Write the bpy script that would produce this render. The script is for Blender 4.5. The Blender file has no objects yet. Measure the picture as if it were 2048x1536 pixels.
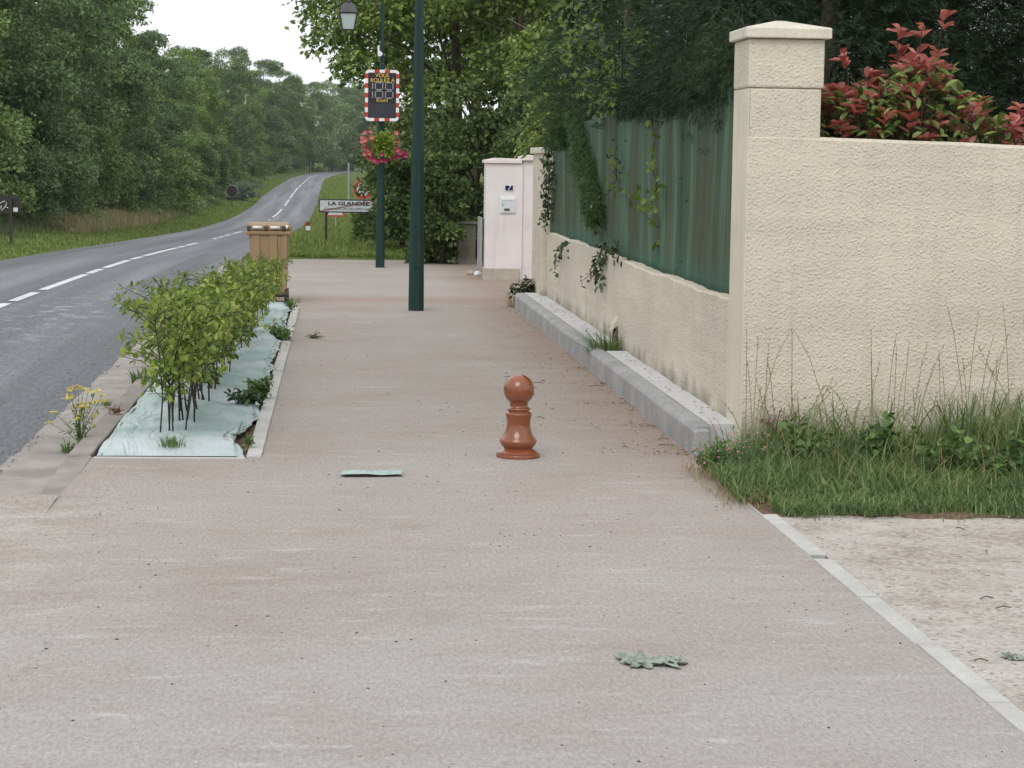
import bpy, math, random
import numpy as np
from mathutils import Vector, Matrix

scn = bpy.context.scene
COL = scn.collection
R = math.radians

# ------------------------------------------------------------------ camera
FPX, EYE = 4600.0, 1.9                    # focal length in photo pixels, eye height
PITCH, YAW, ROLL = math.atan(442.8/FPX), math.atan(355.7*math.cos(math.atan(442.8/FPX))/FPX), 0.015
_f = Vector((math.sin(YAW)*math.cos(PITCH), math.cos(YAW)*math.cos(PITCH), -math.sin(PITCH)))
_r = Vector((math.cos(YAW), -math.sin(YAW), 0))
_u = _r.cross(_f)
CR = _r*math.cos(ROLL) + _u*math.sin(ROLL)
CU = -_r*math.sin(ROLL) + _u*math.cos(ROLL)
cam_d = bpy.data.cameras.new('camera')
cam = bpy.data.objects.new('camera', cam_d)
COL.objects.link(cam)
cam_d.sensor_fit = 'HORIZONTAL'
cam_d.sensor_width = 36
cam_d.lens = FPX/2048*36
cam_d.clip_start, cam_d.clip_end = 0.1, 5000
M = Matrix((CR, CU, -_f)).transposed().to_4x4()
M.translation = (0, 0, EYE)
cam.matrix_world = M
scn.camera = cam

# ------------------------------------------------------------------ light
SUN_EL, SUN_AZ = R(48), R(200)            # azimuth clockwise from +Y (behind, to the left)
world = bpy.data.worlds.new('World')
scn.world = world
world.use_nodes = True
wn = world.node_tree
wn.nodes.clear()
sky = wn.nodes.new('ShaderNodeTexSky')
sky.sky_type = 'NISHITA'
sky.sun_disc = False
sky.sun_elevation = SUN_EL
sky.sun_rotation = SUN_AZ
sky.air_density, sky.dust_density, sky.ozone_density = 1.0, 1.5, 1.0
# an even deck of bright cloud over the blue, with slightly thinner patches
tc = wn.nodes.new('ShaderNodeTexCoord')
nz = wn.nodes.new('ShaderNodeTexNoise'); nz.inputs['Scale'].default_value = 2.2; nz.inputs['Detail'].default_value = 5
rp = wn.nodes.new('ShaderNodeValToRGB')
rp.color_ramp.elements[0].position, rp.color_ramp.elements[0].color = .3, (5.9, 6.15, 6.5, 1)
rp.color_ramp.elements[1].position, rp.color_ramp.elements[1].color = .7, (7.4, 7.5, 7.6, 1)
mx = wn.nodes.new('ShaderNodeMix'); mx.data_type = 'RGBA'; mx.inputs[0].default_value = 0.9
bg = wn.nodes.new('ShaderNodeBackground')
bg.inputs['Strength'].default_value = 0.15
wo = wn.nodes.new('ShaderNodeOutputWorld')
wn.links.new(tc.outputs['Generated'], nz.inputs['Vector'])
wn.links.new(nz.outputs['Fac'], rp.inputs[0])
wn.links.new(sky.outputs[0], mx.inputs[6])
wn.links.new(rp.outputs[0], mx.inputs[7])
wn.links.new(mx.outputs[2], bg.inputs[0])
wn.links.new(bg.outputs[0], wo.inputs[0])
sun_d = bpy.data.lights.new('sun', 'SUN')
sun_d.energy, sun_d.angle, sun_d.color = 1.15, R(32), (1.0, 0.96, 0.9)
sun = bpy.data.objects.new('sun', sun_d)
COL.objects.link(sun)
sd = Vector((math.sin(SUN_AZ)*math.cos(SUN_EL), math.cos(SUN_AZ)*math.cos(SUN_EL), math.sin(SUN_EL)))
sun.rotation_euler = sd.to_track_quat('Z', 'Y').to_euler()
scn.view_settings.view_transform = 'Standard'
scn.view_settings.look = 'None'
scn.view_settings.gamma = 1
scn.view_settings.exposure = 0.22

# ------------------------------------------------------------------ helpers
def ray(px, py):
    return _f + CR*((px-1024)/FPX) + CU*(-(py-768)/FPX)
def P(px, py, z=0.0):                     # ground point seen at a photo pixel
    d = ray(px, py); t = (z-EYE)/d.z
    return Vector((0, 0, EYE)) + d*t
def PY(px, py, y):                        # point at forward distance y
    d = ray(px, py); t = y/d.y
    return Vector((0, 0, EYE)) + d*t

def thing(name, label, cat, loc=(0, 0, 0), group=None, rz=0):
    o = bpy.data.objects.new(name, None)
    o.empty_display_size = 0.1
    COL.objects.link(o)
    o.location = loc
    o.rotation_euler = (0, 0, rz)
    o['label'] = label; o['category'] = cat
    if group: o['group'] = group
    return o
def tag(o, label, cat, group=None, kind=None):
    if label: o['label'] = label
    if cat: o['category'] = cat
    if group: o['group'] = group
    if kind: o['kind'] = kind
    return o
def struct(o):
    o['kind'] = 'structure'; return o
def dup(root, loc, rz=0, s=1.0, label=None):
    r = root.copy(); COL.objects.link(r)
    r.location = loc; r.rotation_euler = (0, 0, rz)
    r.scale = (s, s, s) if not hasattr(s, '__len__') else s
    if label: r['label'] = label
    for ch in list(root.children):
        c = ch.copy(); COL.objects.link(c); c.parent = r
        for g in ch.children:
            d = g.copy(); COL.objects.link(d); d.parent = c
    return r

def np_mesh(name, V, faces_flat, sizes, smooth=False):
    me = bpy.data.meshes.new(name)
    V = np.asarray(V, np.float32)
    me.vertices.add(len(V)); me.vertices.foreach_set('co', V.ravel())
    sizes = np.asarray(sizes, np.int32); ff = np.asarray(faces_flat, np.int32).ravel()
    me.loops.add(len(ff)); me.loops.foreach_set('vertex_index', ff)
    me.polygons.add(len(sizes))
    st = np.zeros(len(sizes), np.int32); st[1:] = np.cumsum(sizes)[:-1]
    me.polygons.foreach_set('loop_start', st)
    me.polygons.foreach_set('loop_total', sizes)
    if smooth: me.polygons.foreach_set('use_smooth', np.ones(len(sizes), bool))
    me.update(calc_edges=True)
    return me
def link(name, me, m, parent=None):
    o = bpy.data.objects.new(name, me); COL.objects.link(o)
    if m is not None: me.materials.append(m)
    if parent is not None: o.parent = parent
    return o

class MB:
    def __init__(s): s.v, s.f = [], []
    def add(s, vs, fs):
        b = len(s.v); s.v += [tuple(x) for x in vs]; s.f += [tuple(b+i for i in q) for q in fs]
    def box(s, x0, x1, y0, y1, z0, z1, tap=0.0, tapy=None):
        ty = tap if tapy is None else tapy
        s.add([(x0+tap, y0+ty, z0), (x1-tap, y0+ty, z0), (x1-tap, y1-ty, z0), (x0+tap, y1-ty, z0),
               (x0, y0, z1), (x1, y0, z1), (x1, y1, z1), (x0, y1, z1)],
              [(3, 2, 1, 0), (4, 5, 6, 7), (0, 1, 5, 4), (1, 2, 6, 5), (2, 3, 7, 6), (3, 0, 4, 7)])
    def tube(s, pts, rad, n=8, cap=True):
        pts = [Vector(p) for p in pts]
        rad = rad if hasattr(rad, '__len__') else [rad]*len(pts)
        b = len(s.v)
        ref = None
        for i, p in enumerate(pts):
            t = (pts[min(i+1, len(pts)-1)] - pts[max(i-1, 0)]).normalized()
            if ref is None: ref = Vector((1, 0, 0)) if abs(t.x) < .8 else Vector((0, 1, 0))
            a = (ref - t*ref.dot(t)).normalized(); c = t.cross(a); ref = a
            for k in range(n):
                q = 2*math.pi*k/n
                s.v.append(tuple(p + (a*math.cos(q) + c*math.sin(q))*rad[i]))
        for i in range(len(pts)-1):
            for k in range(n):
                k2 = (k+1) % n
                s.f.append((b+i*n+k, b+i*n+k2, b+(i+1)*n+k2, b+(i+1)*n+k))
        if cap:
            s.f.append(tuple(b+k for k in reversed(range(n))))
            s.f.append(tuple(b+(len(pts)-1)*n+k for k in range(n)))
    def lathe(s, prof, n=32, c=(0, 0, 0)):
        b = len(s.v)
        for r, z in prof:
            for k in range(n):
                q = 2*math.pi*(k+.5)/n
                s.v.append((c[0]+r*math.cos(q), c[1]+r*math.sin(q), c[2]+z))
        for i in range(len(prof)-1):
            for k in range(n):
                k2 = (k+1) % n
                s.f.append((b+i*n+k, b+i*n+k2, b+(i+1)*n+k2, b+(i+1)*n+k))
        s.f.append(tuple(b+k for k in reversed(range(n))))
        s.f.append(tuple(b+(len(prof)-1)*n+k for k in range(n)))
    def prism(s, poly, axis, a, c):        # polygon in the two other axes, extruded a..c
        n = len(poly)
        def mk(p, t):
            return {'x': (t, p[0], p[1]), 'y': (p[0], t, p[1]), 'z': (p[0], p[1], t)}[axis]
        s.add([mk(p, a) for p in poly] + [mk(p, c) for p in poly],
              [tuple(reversed(range(n))), tuple(range(n, 2*n))] + [(i, (i+1) % n, n+(i+1) % n, n+i) for i in range(n)])
    def build(s, name, m, parent=None, smooth=False, bevel=0, seg=2, auto=None):
        me = bpy.data.meshes.new(name); me.from_pydata(s.v, [], s.f)
        if auto is not None or smooth:
            for p in me.polygons: p.use_smooth = True
        me.update()
        o = link(name, me, m, parent)
        import bmesh
        bm = bmesh.new(); bm.from_mesh(me); bmesh.ops.recalc_face_normals(bm, faces=bm.faces)
        if auto is not None:
            for e in bm.edges:
                if len(e.link_faces) == 2 and e.calc_face_angle(0) > R(auto): e.smooth = False
        bm.to_mesh(me); bm.free()
        if bevel:
            b = o.modifiers.new('bevel', 'BEVEL'); b.width = bevel; b.segments = seg; b.limit_method = 'ANGLE'
        return o

def grid(name, xs, ys, zf, m, parent=None, smooth=True, uv=None):
    X, Y = np.meshgrid(np.asarray(xs, float), np.asarray(ys, float), indexing='ij')
    V = zf(X, Y)
    n0, n1 = X.shape
    i = np.arange(n0*n1).reshape(n0, n1)
    F = np.stack([i[:-1, :-1], i[1:, :-1], i[1:, 1:], i[:-1, 1:]], -1).reshape(-1, 4)
    me = np_mesh(name, V.reshape(-1, 3), F, np.full(len(F), 4), smooth)
    if uv is not None:
        U = np.stack(uv(X, Y), -1).reshape(-1, 2)
        l = me.uv_layers.new(name='UVMap')
        l.data.foreach_set('uv', U[F.ravel()].astype(np.float32).ravel())
    return link(name, me, m, parent)

def text_obj(name, body, size, m, parent, loc, ext=0.004, shear=0.0, width=None, bold=0.0):
    cu = bpy.data.curves.new(name, 'FONT')
    cu.body = body; cu.size = size; cu.extrude = ext; cu.shear = shear; cu.offset = bold
    cu.align_x = 'CENTER'; cu.align_y = 'CENTER'
    to = bpy.data.objects.new(name, cu); COL.objects.link(to)
    bpy.context.view_layer.update()
    me = bpy.data.meshes.new_from_object(to.evaluated_get(bpy.context.evaluated_depsgraph_get()))
    COL.objects.unlink(to); bpy.data.objects.remove(to)
    v = np.array([tuple(x.co) for x in me.vertices])
    if width:
        w = v[:, 0].max()-v[:, 0].min(); v[:, 0] *= width/w
    # stand the text up, facing the viewer (-Y)
    w = np.stack([v[:, 0]+loc[0], -v[:, 2]+loc[1], v[:, 1]+loc[2]], -1)
    me.vertices.foreach_set('co', w.astype(np.float32).ravel())
    me.materials.clear(); me.update()
    return link(name, me, m, parent)

def noise1(x, seed=0):
    x = np.asarray(x, float)
    return (np.sin(x*1.0+seed*1.7)+np.sin(x*2.3+seed*3.1+1)*.5+np.sin(x*5.1+seed*.7+2)*.25)/1.75
def noise2(x, y, seed=0):
    return (np.sin(x*1.3+y*.7+seed)+np.sin(x*-.8+y*1.7+seed*2.1+1)+.5*np.sin(x*3.1+y*2.3+seed*1.3)+.5*np.sin(x*2.2-y*3.7+seed*.4))/3

# ------------------------------------------------------------------ materials
class NT:
    def __init__(s, name):
        s.m = bpy.data.materials.new(name); s.m.use_nodes = True
        s.t = s.m.node_tree; s.n = s.t.nodes
        s.p = s.n['Principled BSDF']; s.out = s.n['Material Output']
    def new(s, t, **k):
        n = s.n.new(t)
        for a, b in k.items(): setattr(n, a, b)
        return n
    def L(s, a, b): s.t.links.new(a, b)
    def coord(s, out='Object', scale=(1, 1, 1)):
        c = s.new('ShaderNodeTexCoord')
        mp = s.new('ShaderNodeMapping'); mp.inputs['Scale'].default_value = scale
        s.L(c.outputs[out], mp.inputs[0]); return mp.outputs[0]
    def noise(s, vec, scale, detail=4, rough=.6, dist=0.0):
        n = s.new('ShaderNodeTexNoise'); n.inputs['Scale'].default_value = scale
        n.inputs['Detail'].default_value = detail; n.inputs['Roughness'].default_value = rough
        n.inputs['Distortion'].default_value = dist
        s.L(vec, n.inputs['Vector']); return n.outputs['Fac']
    def voro(s, vec, scale, feature='F1', rnd=1.0):
        n = s.new('ShaderNodeTexVoronoi'); n.feature = feature
        n.inputs['Scale'].default_value = scale; n.inputs['Randomness'].default_value = rnd
        s.L(vec, n.inputs['Vector']); return n.outputs['Distance'], n.outputs['Color'] if feature == 'F1' else None
    def ramp(s, fac, stops, interp='LINEAR'):
        r = s.new('ShaderNodeValToRGB'); r.color_ramp.interpolation = interp
        e = r.color_ramp.elements
        while len(e) < len(stops): e.new(.5)
        for x, (p, c) in zip(e, stops):
            x.position = p
            x.color = (c, c, c, 1) if not hasattr(c, '__len__') else (*c, 1)
        s.L(fac, r.inputs[0]); return r.outputs[0]
    def mix(s, fac, a, b, mode='MIX'):
        n = s.new('ShaderNodeMix'); n.data_type = 'RGBA'; n.blend_type = mode
        for i, v in ((0, fac), (6, a), (7, b)):
            if isinstance(v, (int, float)): n.inputs[i].default_value = v
            elif isinstance(v, tuple): n.inputs[i].default_value = (*v, 1)
            else: s.L(v, n.inputs[i])
        return n.outputs[2]
    def math(s, op, a, b=None, clamp=False):
        n = s.new('ShaderNodeMath', operation=op); n.use_clamp = clamp
        for i, v in ((0, a), (1, b)):
            if v is None: continue
            if isinstance(v, (int, float)): n.inputs[i].default_value = v
            else: s.L(v, n.inputs[i])
        return n.outputs[0]
    def bump(s, h, dist, strength=1.0, prev=None):
        b = s.new('ShaderNodeBump'); b.inputs['Distance'].default_value = dist; b.inputs['Strength'].default_value = strength
        s.L(h, b.inputs['Height'])
        if prev is not None: s.L(prev, b.inputs['Normal'])
        return b.outputs[0]
    def fin(s, col=None, rough=.8, normal=None, spec=.3, metal=0.0):
        p = s.p
        if col is not None:
            if isinstance(col, tuple): p.inputs['Base Color'].default_value = (*col, 1)
            else: s.L(col, p.inputs['Base Color'])
        if isinstance(rough, (int, float)): p.inputs['Roughness'].default_value = rough
        else: s.L(rough, p.inputs['Roughness'])
        p.inputs['Specular IOR Level'].default_value = spec
        p.inputs['Metallic'].default_value = metal
        if normal is not None: s.L(normal, p.inputs['Normal'])
        return s.m

def plain(name, col, rough=.5, var=.12, scale=20, spec=.4, metal=0.0, bump=0.0):
    t = NT(name); v = t.coord()
    n = t.noise(v, scale, 5)
    c = t.mix(t.ramp(n, [(.3, 0.0), (.7, 1.0)]), tuple(max(0, x*(1-var)) for x in col), tuple(min(1, x*(1+var)) for x in col))
    nm = t.bump(n, bump) if bump else None
    return t.fin(c, rough, nm, spec, metal)

def leafmat(name, dark, mid, light, transl=.3, rough=.5, objvar=.25, nscale=.35, spec=.35):
    t = NT(name)
    g = t.new('ShaderNodeNewGeometry'); oi = t.new('ShaderNodeObjectInfo')
    v = t.coord()
    cl = t.noise(v, nscale, 3, .6)
    f = t.math('ADD', t.math('MULTIPLY', g.outputs['Random Per Island'], .55), t.math('MULTIPLY', cl, .75))
    f = t.math('ADD', f, t.math('MULTIPLY', t.math('SUBTRACT', oi.outputs['Random'], .5), objvar))
    c = t.ramp(f, [(.25, dark), (.6, mid), (1.0, light)])
    t.fin(c, rough, None, spec)
    tr = t.new('ShaderNodeBsdfTranslucent'); t.L(c, tr.inputs[0])
    ms = t.new('ShaderNodeMixShader'); ms.inputs[0].default_value = transl
    t.L(t.p.outputs[0], ms.inputs[1]); t.L(tr.outputs[0], ms.inputs[2]); t.L(ms.outputs[0], t.out.inputs[0])
    return t.m

def m_pavement():
    t = NT('pavement'); v = t.coord()
    big = t.noise(v, .55, 4, .6, .4)
    mid = t.noise(t.coord(scale=(.8, 1.6, 1)), 2.6, 5, .65)
    fine = t.math('ADD', t.math('MULTIPLY', t.noise(v, 95, 3, .85), .5), t.math('MULTIPLY', t.noise(t.coord(scale=(1, .3, 1)), 60, 3, .8), .5))
    c = t.ramp(big, [(.30, (.320, .278, .248)), (.50, (.350, .320, .295)), (.68, (.375, .352, .332))])
    c = t.mix(t.ramp(mid, [(.38, 0.0), (.72, .55)]), c, (.395, .362, .335))
    # whitish scuffs lying across the walk
    sc = t.noise(t.coord(scale=(1.2, 4.5, 1)), 1.5, 6, .7)
    c = t.mix(t.ramp(sc, [(.57, 0.0), (.70, .6)]), c, (.52, .495, .47))
    # reddish dirt
    dirt = t.noise(t.coord(scale=(.7, 1.2, 1)), 1.1, 6, .7, 1.0)
    c = t.mix(t.ramp(dirt, [(.55, 0.0), (.78, .5)]), c, (.29, .222, .180))
    sx0 = t.new('ShaderNodeSeparateXYZ'); t.L(v, sx0.inputs[0])
    far_ = t.new('ShaderNodeMapRange'); far_.inputs['From Min'].default_value = 10.0; far_.inputs['From Max'].default_value = 14.5; t.L(t.math('ADD', sx0.outputs[1], t.math('MULTIPLY', dirt, 5.0)), far_.inputs[0])
    c = t.mix(1.0, c, t.mix(far_.outputs[0], (.985, 1.01, 1.025), (.965, .935, .905)), 'MULTIPLY')
    kx = t.new('ShaderNodeMapRange'); kx.inputs['From Min'].default_value = 1.55; kx.inputs['From Max'].default_value = 2.3; t.L(t.math('ADD', sx0.outputs[0], t.math('MULTIPLY', t.math('SUBTRACT', mid, .5), 1.5)), kx.inputs[0])
    ky = t.new('ShaderNodeMapRange'); ky.inputs['From Min'].default_value = 13.6; ky.inputs['From Max'].default_value = 15.0; t.L(sx0.outputs[1], ky.inputs[0])
    c = t.mix(t.math('MULTIPLY', t.math('MULTIPLY', kx.outputs[0], ky.outputs[0]), .55), c, (.25, .165, .11))
    for y0, w0 in ((16.4, .018), (18.2, .012), (21.4, .016), (24.8, .02), (13.5, .010), (11.2, .008)):
        ln = t.math('SUBTRACT', 1.0, t.math('DIVIDE', t.math('ABSOLUTE', t.math('SUBTRACT', t.math('ADD', sx0.outputs[1], t.math('MULTIPLY', big, .25)), y0+.12)), w0), True)
        c = t.mix(t.math('MULTIPLY', t.math('MULTIPLY', ln, t.ramp(mid, [(.42, 0.0), (.56, 1.0)])), .5), c, (.24, .18, .15))
    # a band of washed-out soil across the walk by the bin
    sx = t.new('ShaderNodeSeparateXYZ'); t.L(v, sx.inputs[0])
    yy = t.math('ADD', sx.outputs[1], t.math('MULTIPLY', t.math('SUBTRACT', mid, .5), 1.2))
    band = t.math('SUBTRACT', 1.0, t.math('ABSOLUTE', t.math('MULTIPLY', t.math('SUBTRACT', yy, 31.6), .9)), True)
    c = t.mix(t.math('MULTIPLY', band, .55), c, (.30, .19, .135))
    # grain
    # sandy wash where the walk runs out onto the road
    ax = t.math('ADD', sx.outputs[0], t.math('MULTIPLY', t.math('SUBTRACT', dirt, .5), 1.6))
    mr = t.new('ShaderNodeMapRange'); mr.inputs['From Min'].default_value = -1.22; mr.inputs['From Max'].default_value = -1.42; t.L(ax, mr.inputs[0])
    my = t.new('ShaderNodeMapRange'); my.inputs['From Min'].default_value = 13.2; my.inputs['From Max'].default_value = 12.5; t.L(yy, my.inputs[0])
    my2 = t.new('ShaderNodeMapRange'); my2.inputs['From Min'].default_value = 9.6; my2.inputs['From Max'].default_value = 10.8; t.L(yy, my2.inputs[0])
    wash = t.math('MULTIPLY', t.math('MULTIPLY', mr.outputs[0], my.outputs[0]), my2.outputs[0])
    c = t.mix(t.math('MULTIPLY', wash, .85), c, t.ramp(mid, [(.4, (.34, .295, .255)), (.7, (.45, .42, .385))]))
    c = t.mix(t.ramp(fine, [(.40, 0.0), (.60, 1.0)]), t.mix(1.0, c, (.76, .76, .77), 'MULTIPLY'), t.mix(1.0, c, (1.17, 1.17, 1.17), 'MULTIPLY'))
    # dark grit and pale grit
    d, cc = t.voro(v, 34)
    s2 = t.new('ShaderNodeSeparateColor'); t.L(cc, s2.inputs[0])
    spot = t.math('MULTIPLY', t.ramp(d, [(.10, 1.0), (.22, 0.0)]), t.ramp(s2.outputs[0], [(.80, 0.0), (.84, 1.0)]))
    c = t.mix(t.math('MULTIPLY', spot, .75), c, (.11, .085, .07))
    spot = t.math('MULTIPLY', t.ramp(d, [(.10, 1.0), (.22, 0.0)]), t.ramp(s2.outputs[1], [(.90, 0.0), (.93, 1.0)]))
    c = t.mix(t.math('MULTIPLY', spot, .7), c, (.62, .58, .54))
    return t.fin(c, .9, t.bump(fine, .003, .6), .2)

def m_road():
    t = NT('asphalt'); v = t.coord('UV')
    tr = t.noise(t.coord('UV', (1.1, .018, 1)), 1.0, 4, .55)
    mid = t.noise(t.coord('UV', (1, .35, 1)), .9, 5, .6)
    fine = t.math('ADD', t.math('MULTIPLY', t.noise(v, 42, 4, .85), .35), t.math('MULTIPLY', t.noise(t.coord('UV', (1, .16, 1)), 28, 3, .8), .65))
    c = t.ramp(tr, [(.38, (.064, .066, .071)), (.5, (.106, .110, .117)), (.62, (.186, .193, .205))])
    c = t.mix(t.ramp(mid, [(.35, 0.0), (.7, .45)]), c, (.125, .130, .140))
    c = t.mix(t.ramp(fine, [(.40, 0.0), (.60, 1.0)]), t.mix(1.0, c, (.56, .56, .57), 'MULTIPLY'), t.mix(1.0, c, (1.4, 1.4, 1.4), 'MULTIPLY'))
    # worn pale rubbings on the near lane
    rub = t.noise(t.coord('UV', (2.0, .9, 1)), 1.6, 6, .7)
    sx = t.new('ShaderNodeSeparateXYZ'); t.L(v, sx.inputs[0])
    lane = t.math('MULTIPLY', t.ramp(t.math('ABSOLUTE', t.math('SUBTRACT', sx.outputs[0], .95)), [(.1, 1.0), (.9, 0.0)]),
                  t.ramp(t.math('MULTIPLY', sx.outputs[1], .02), [(.48, 0.0), (.52, 1.0), (.60, 1.0), (.75, 0.0)]))
    c = t.mix(t.math('MULTIPLY', t.math('MULTIPLY', lane, t.ramp(rub, [(.52, 0.0), (.66, 1.0)])), .7), c, (.44, .45, .46))
    return t.fin(c, .62, t.bump(fine, .006, .5), .5)

def m_soil_grass():
    t = NT('verge_earth'); v = t.coord()
    a = t.noise(v, .6, 5); b = t.noise(v, 9, 4)
    c = t.ramp(a, [(.35, (.075, .115, .03)), (.55, (.11, .15, .04)), (.7, (.16, .17, .065))])
    c = t.mix(t.ramp(b, [(.35, 0.0), (.7, .6)]), c, (.05, .075, .02))
    return t.fin(c, .95, t.bump(b, .05), .1)

def m_gravel():
    t = NT('gravel'); v = t.coord()
    big = t.noise(t.coord(scale=(1, 1.7, 1)), 1.0, 5, .65, .5); fine = t.noise(v, 90, 3, .8)
    c = t.ramp(big, [(.32, (.33, .28, .24)), (.5, (.45, .41, .37)), (.68, (.54, .50, .46))])
    d, cc = t.voro(v, 42)
    s2 = t.new('ShaderNodeSeparateColor'); t.L(cc, s2.inputs[0])
    c = t.mix(t.ramp(s2.outputs[0], [(.45, 0.0), (.85, .6)]), c, (.58, .54, .48))
    c = t.mix(t.math('MULTIPLY', t.ramp(s2.outputs[1], [(.86, 0.0), (.90, 1.0)]), .4), c, (.18, .14, .12))
    c = t.mix(t.ramp(fine, [(.3, 0.0), (.7, 1.0)]), t.mix(1.0, c, (.72, .72, .72), 'MULTIPLY'), t.mix(1.0, c, (1.15, 1.15, 1.15), 'MULTIPLY'))
    h = t.math('ADD', t.ramp(d, [(0.0, 1.0), (.6, 0.0)]), fine)
    return t.fin(c, .95, t.bump(h, .008, .8), .15)

def m_concrete(name, col, stain=.35, joints=False):
    t = NT(name); v = t.coord()
    a = t.noise(v, 2.2, 6, .65); b = t.noise(v, 70, 4, .75)
    c = t.mix(t.ramp(a, [(.35, 0.0), (.7, 1.0)]), tuple(x*(1-stain) for x in col), tuple(min(1, x*1.1) for x in col))
    c = t.mix(t.ramp(b, [(.3, 0.0), (.7, 1.0)]), t.mix(1.0, c, (.84, .84, .84), 'MULTIPLY'), t.mix(1.0, c, (1.1, 1.1, 1.1), 'MULTIPLY'))
    st = t.noise(t.coord(scale=(3, 3, .35)), 4, 5, .7)
    c = t.mix(t.ramp(st, [(.58, 0.0), (.75, .3)]), c, (.13, .12, .11))
    return t.fin(c, .88, t.bump(b, .003, .6), .2)

def m_stucco(name, col, lump=1.0, scale=55, smudge=True):
    t = NT(name); v = t.coord()
    n1 = t.noise(v, scale, 3, .6)
    vd, vc = t.voro(v, scale*.8)
    vs = t.new('ShaderNodeSeparateColor'); t.L(vc, vs.inputs[0])
    lump_ = t.math('MULTIPLY', t.ramp(vd, [(.0, 1.0), (.75, 0.0)], 'EASE'), t.ramp(vs.outputs[0], [(.0, .35), (.8, 1.0)]))
    n2 = t.noise(v, scale*2.6, 2, .6)
    n0 = t.noise(v, 3.0, 5, .6)
    lum = t.noise(t.coord(scale=(.6, .6, 1.6)), 1.1, 5, .6)
    # trowelled patches where the lumps were floated down
    pat = t.ramp(t.noise(t.coord(scale=(1.0, 1.0, 3.6)), 1.25, 4, .6, .5), [(.60, 1.0), (.70, .25)])
    h = t.math('ADD', t.math('MULTIPLY', lump_, 1.1), t.math('MULTIPLY', t.ramp(n1, [(.34, 0.0), (.66, 1.0)]), .45))
    h = t.math('MULTIPLY', h, t.math('ADD', t.math('MULTIPLY', pat, .75), .25))
    # long low swellings of the blockwork under the coat
    h = t.math('ADD', h, t.math('MULTIPLY', t.noise(t.coord(scale=(.7, .7, 5.5)), 1.0, 1, .4), 2.6 if smudge else 0.0))
    h = t.math('ADD', h, t.math('MULTIPLY', n2, .25))
    c = t.mix(t.ramp(lum, [(.3, 0.0), (.7, 1.0)]), tuple(x*.88 for x in col), tuple(min(1, x*1.08) for x in col))
    c = t.mix(t.ramp(n0, [(.62, 0.0), (.80, .25)]), c, (.30, .26, .20))
    # faint courses of the blockwork and run-off streaks
    cz = t.new('ShaderNodeSeparateXYZ'); t.L(v, cz.inputs[0])
    ph = t.math('MULTIPLY', t.math('PINGPONG', t.math('ADD', cz.outputs[2], t.math('MULTIPLY', lum, .05)), .135), 7.4)
    crs = t.math('MULTIPLY', t.ramp(ph, [(.0, 1.0), (.35, 0.0)]), t.ramp(t.noise(v, 1.3, 3), [(.45, 0.0), (.62, 1.0)]))
    if smudge: c = t.mix(t.math('MULTIPLY', crs, .30), c, tuple(min(1, x*1.18) for x in col))
    stk = t.noise(t.coord(scale=(4, 4, .22)), 2.6, 5, .65)
    c = t.mix(t.ramp(stk, [(.52, 0.0), (.74, .35)]), c, tuple(x*.70 for x in col))
    if smudge:
        sx = t.new('ShaderNodeSeparateXYZ'); t.L(v, sx.inputs[0])
        lo = t.math('ADD', sx.outputs[2], t.math('MULTIPLY', t.math('SUBTRACT', n0, .5), .5))
        c = t.mix(t.ramp(lo, [(.16, .8), (.34, 0.0)]), c, (.20, .185, .145))
    nm = t.bump(h, .009*lump, .8)
    return t.fin(c, .92, nm, .15)

def m_fabric():
    t = NT('green_netting'); v = t.coord(scale=(1, 1, .03))
    a = t.noise(v, 2.0, 4, .6, .3); b = t.noise(v, 13, 5, .7); d = t.noise(v, 48, 3, .7)
    blot = t.noise(t.coord(scale=(.6, .6, .35)), 1.4, 4, .6)
    f = t.math('ADD', t.math('MULTIPLY', a, .7), t.math('MULTIPLY', b, .3))
    c = t.ramp(f, [(.38, (.014, .055, .042)), (.43, (.050, .085, .042)), (.47, (.024, .095, .070)), (.50, (.095, .095, .038)), (.54, (.050, .135, .090)),
                   (.58, (.110, .200, .135)), (.61, (.060, .070, .028)), (.66, (.04, .12, .09))])
    c = t.mix(t.ramp(blot, [(.42, 0.0), (.66, .7)]), c, (.060, .064, .036))
    c = t.mix(t.ramp(d, [(.35, 0.0), (.65, 1.0)]), t.mix(1.0, c, (.7, .7, .7), 'MULTIPLY'), t.mix(1.0, c, (1.25, 1.25, 1.25), 'MULTIPLY'))
    # cleaner teal hem along the foot
    sx = t.new('ShaderNodeSeparateXYZ'); t.L(t.coord(), sx.inputs[0])
    hm = t.new('ShaderNodeMapRange'); hm.inputs['From Min'].default_value = 1.20; hm.inputs['From Max'].default_value = 1.04
    t.L(t.math('ADD', sx.outputs[2], t.math('MULTIPLY', t.math('SUBTRACT', b, .5), .7)), hm.inputs[0])
    c = t.mix(t.math('MULTIPLY', hm.outputs[0], .7), c, (.03, .115, .085))
    return t.fin(c, .75, t.bump(b, .01, .6), .25)

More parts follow.
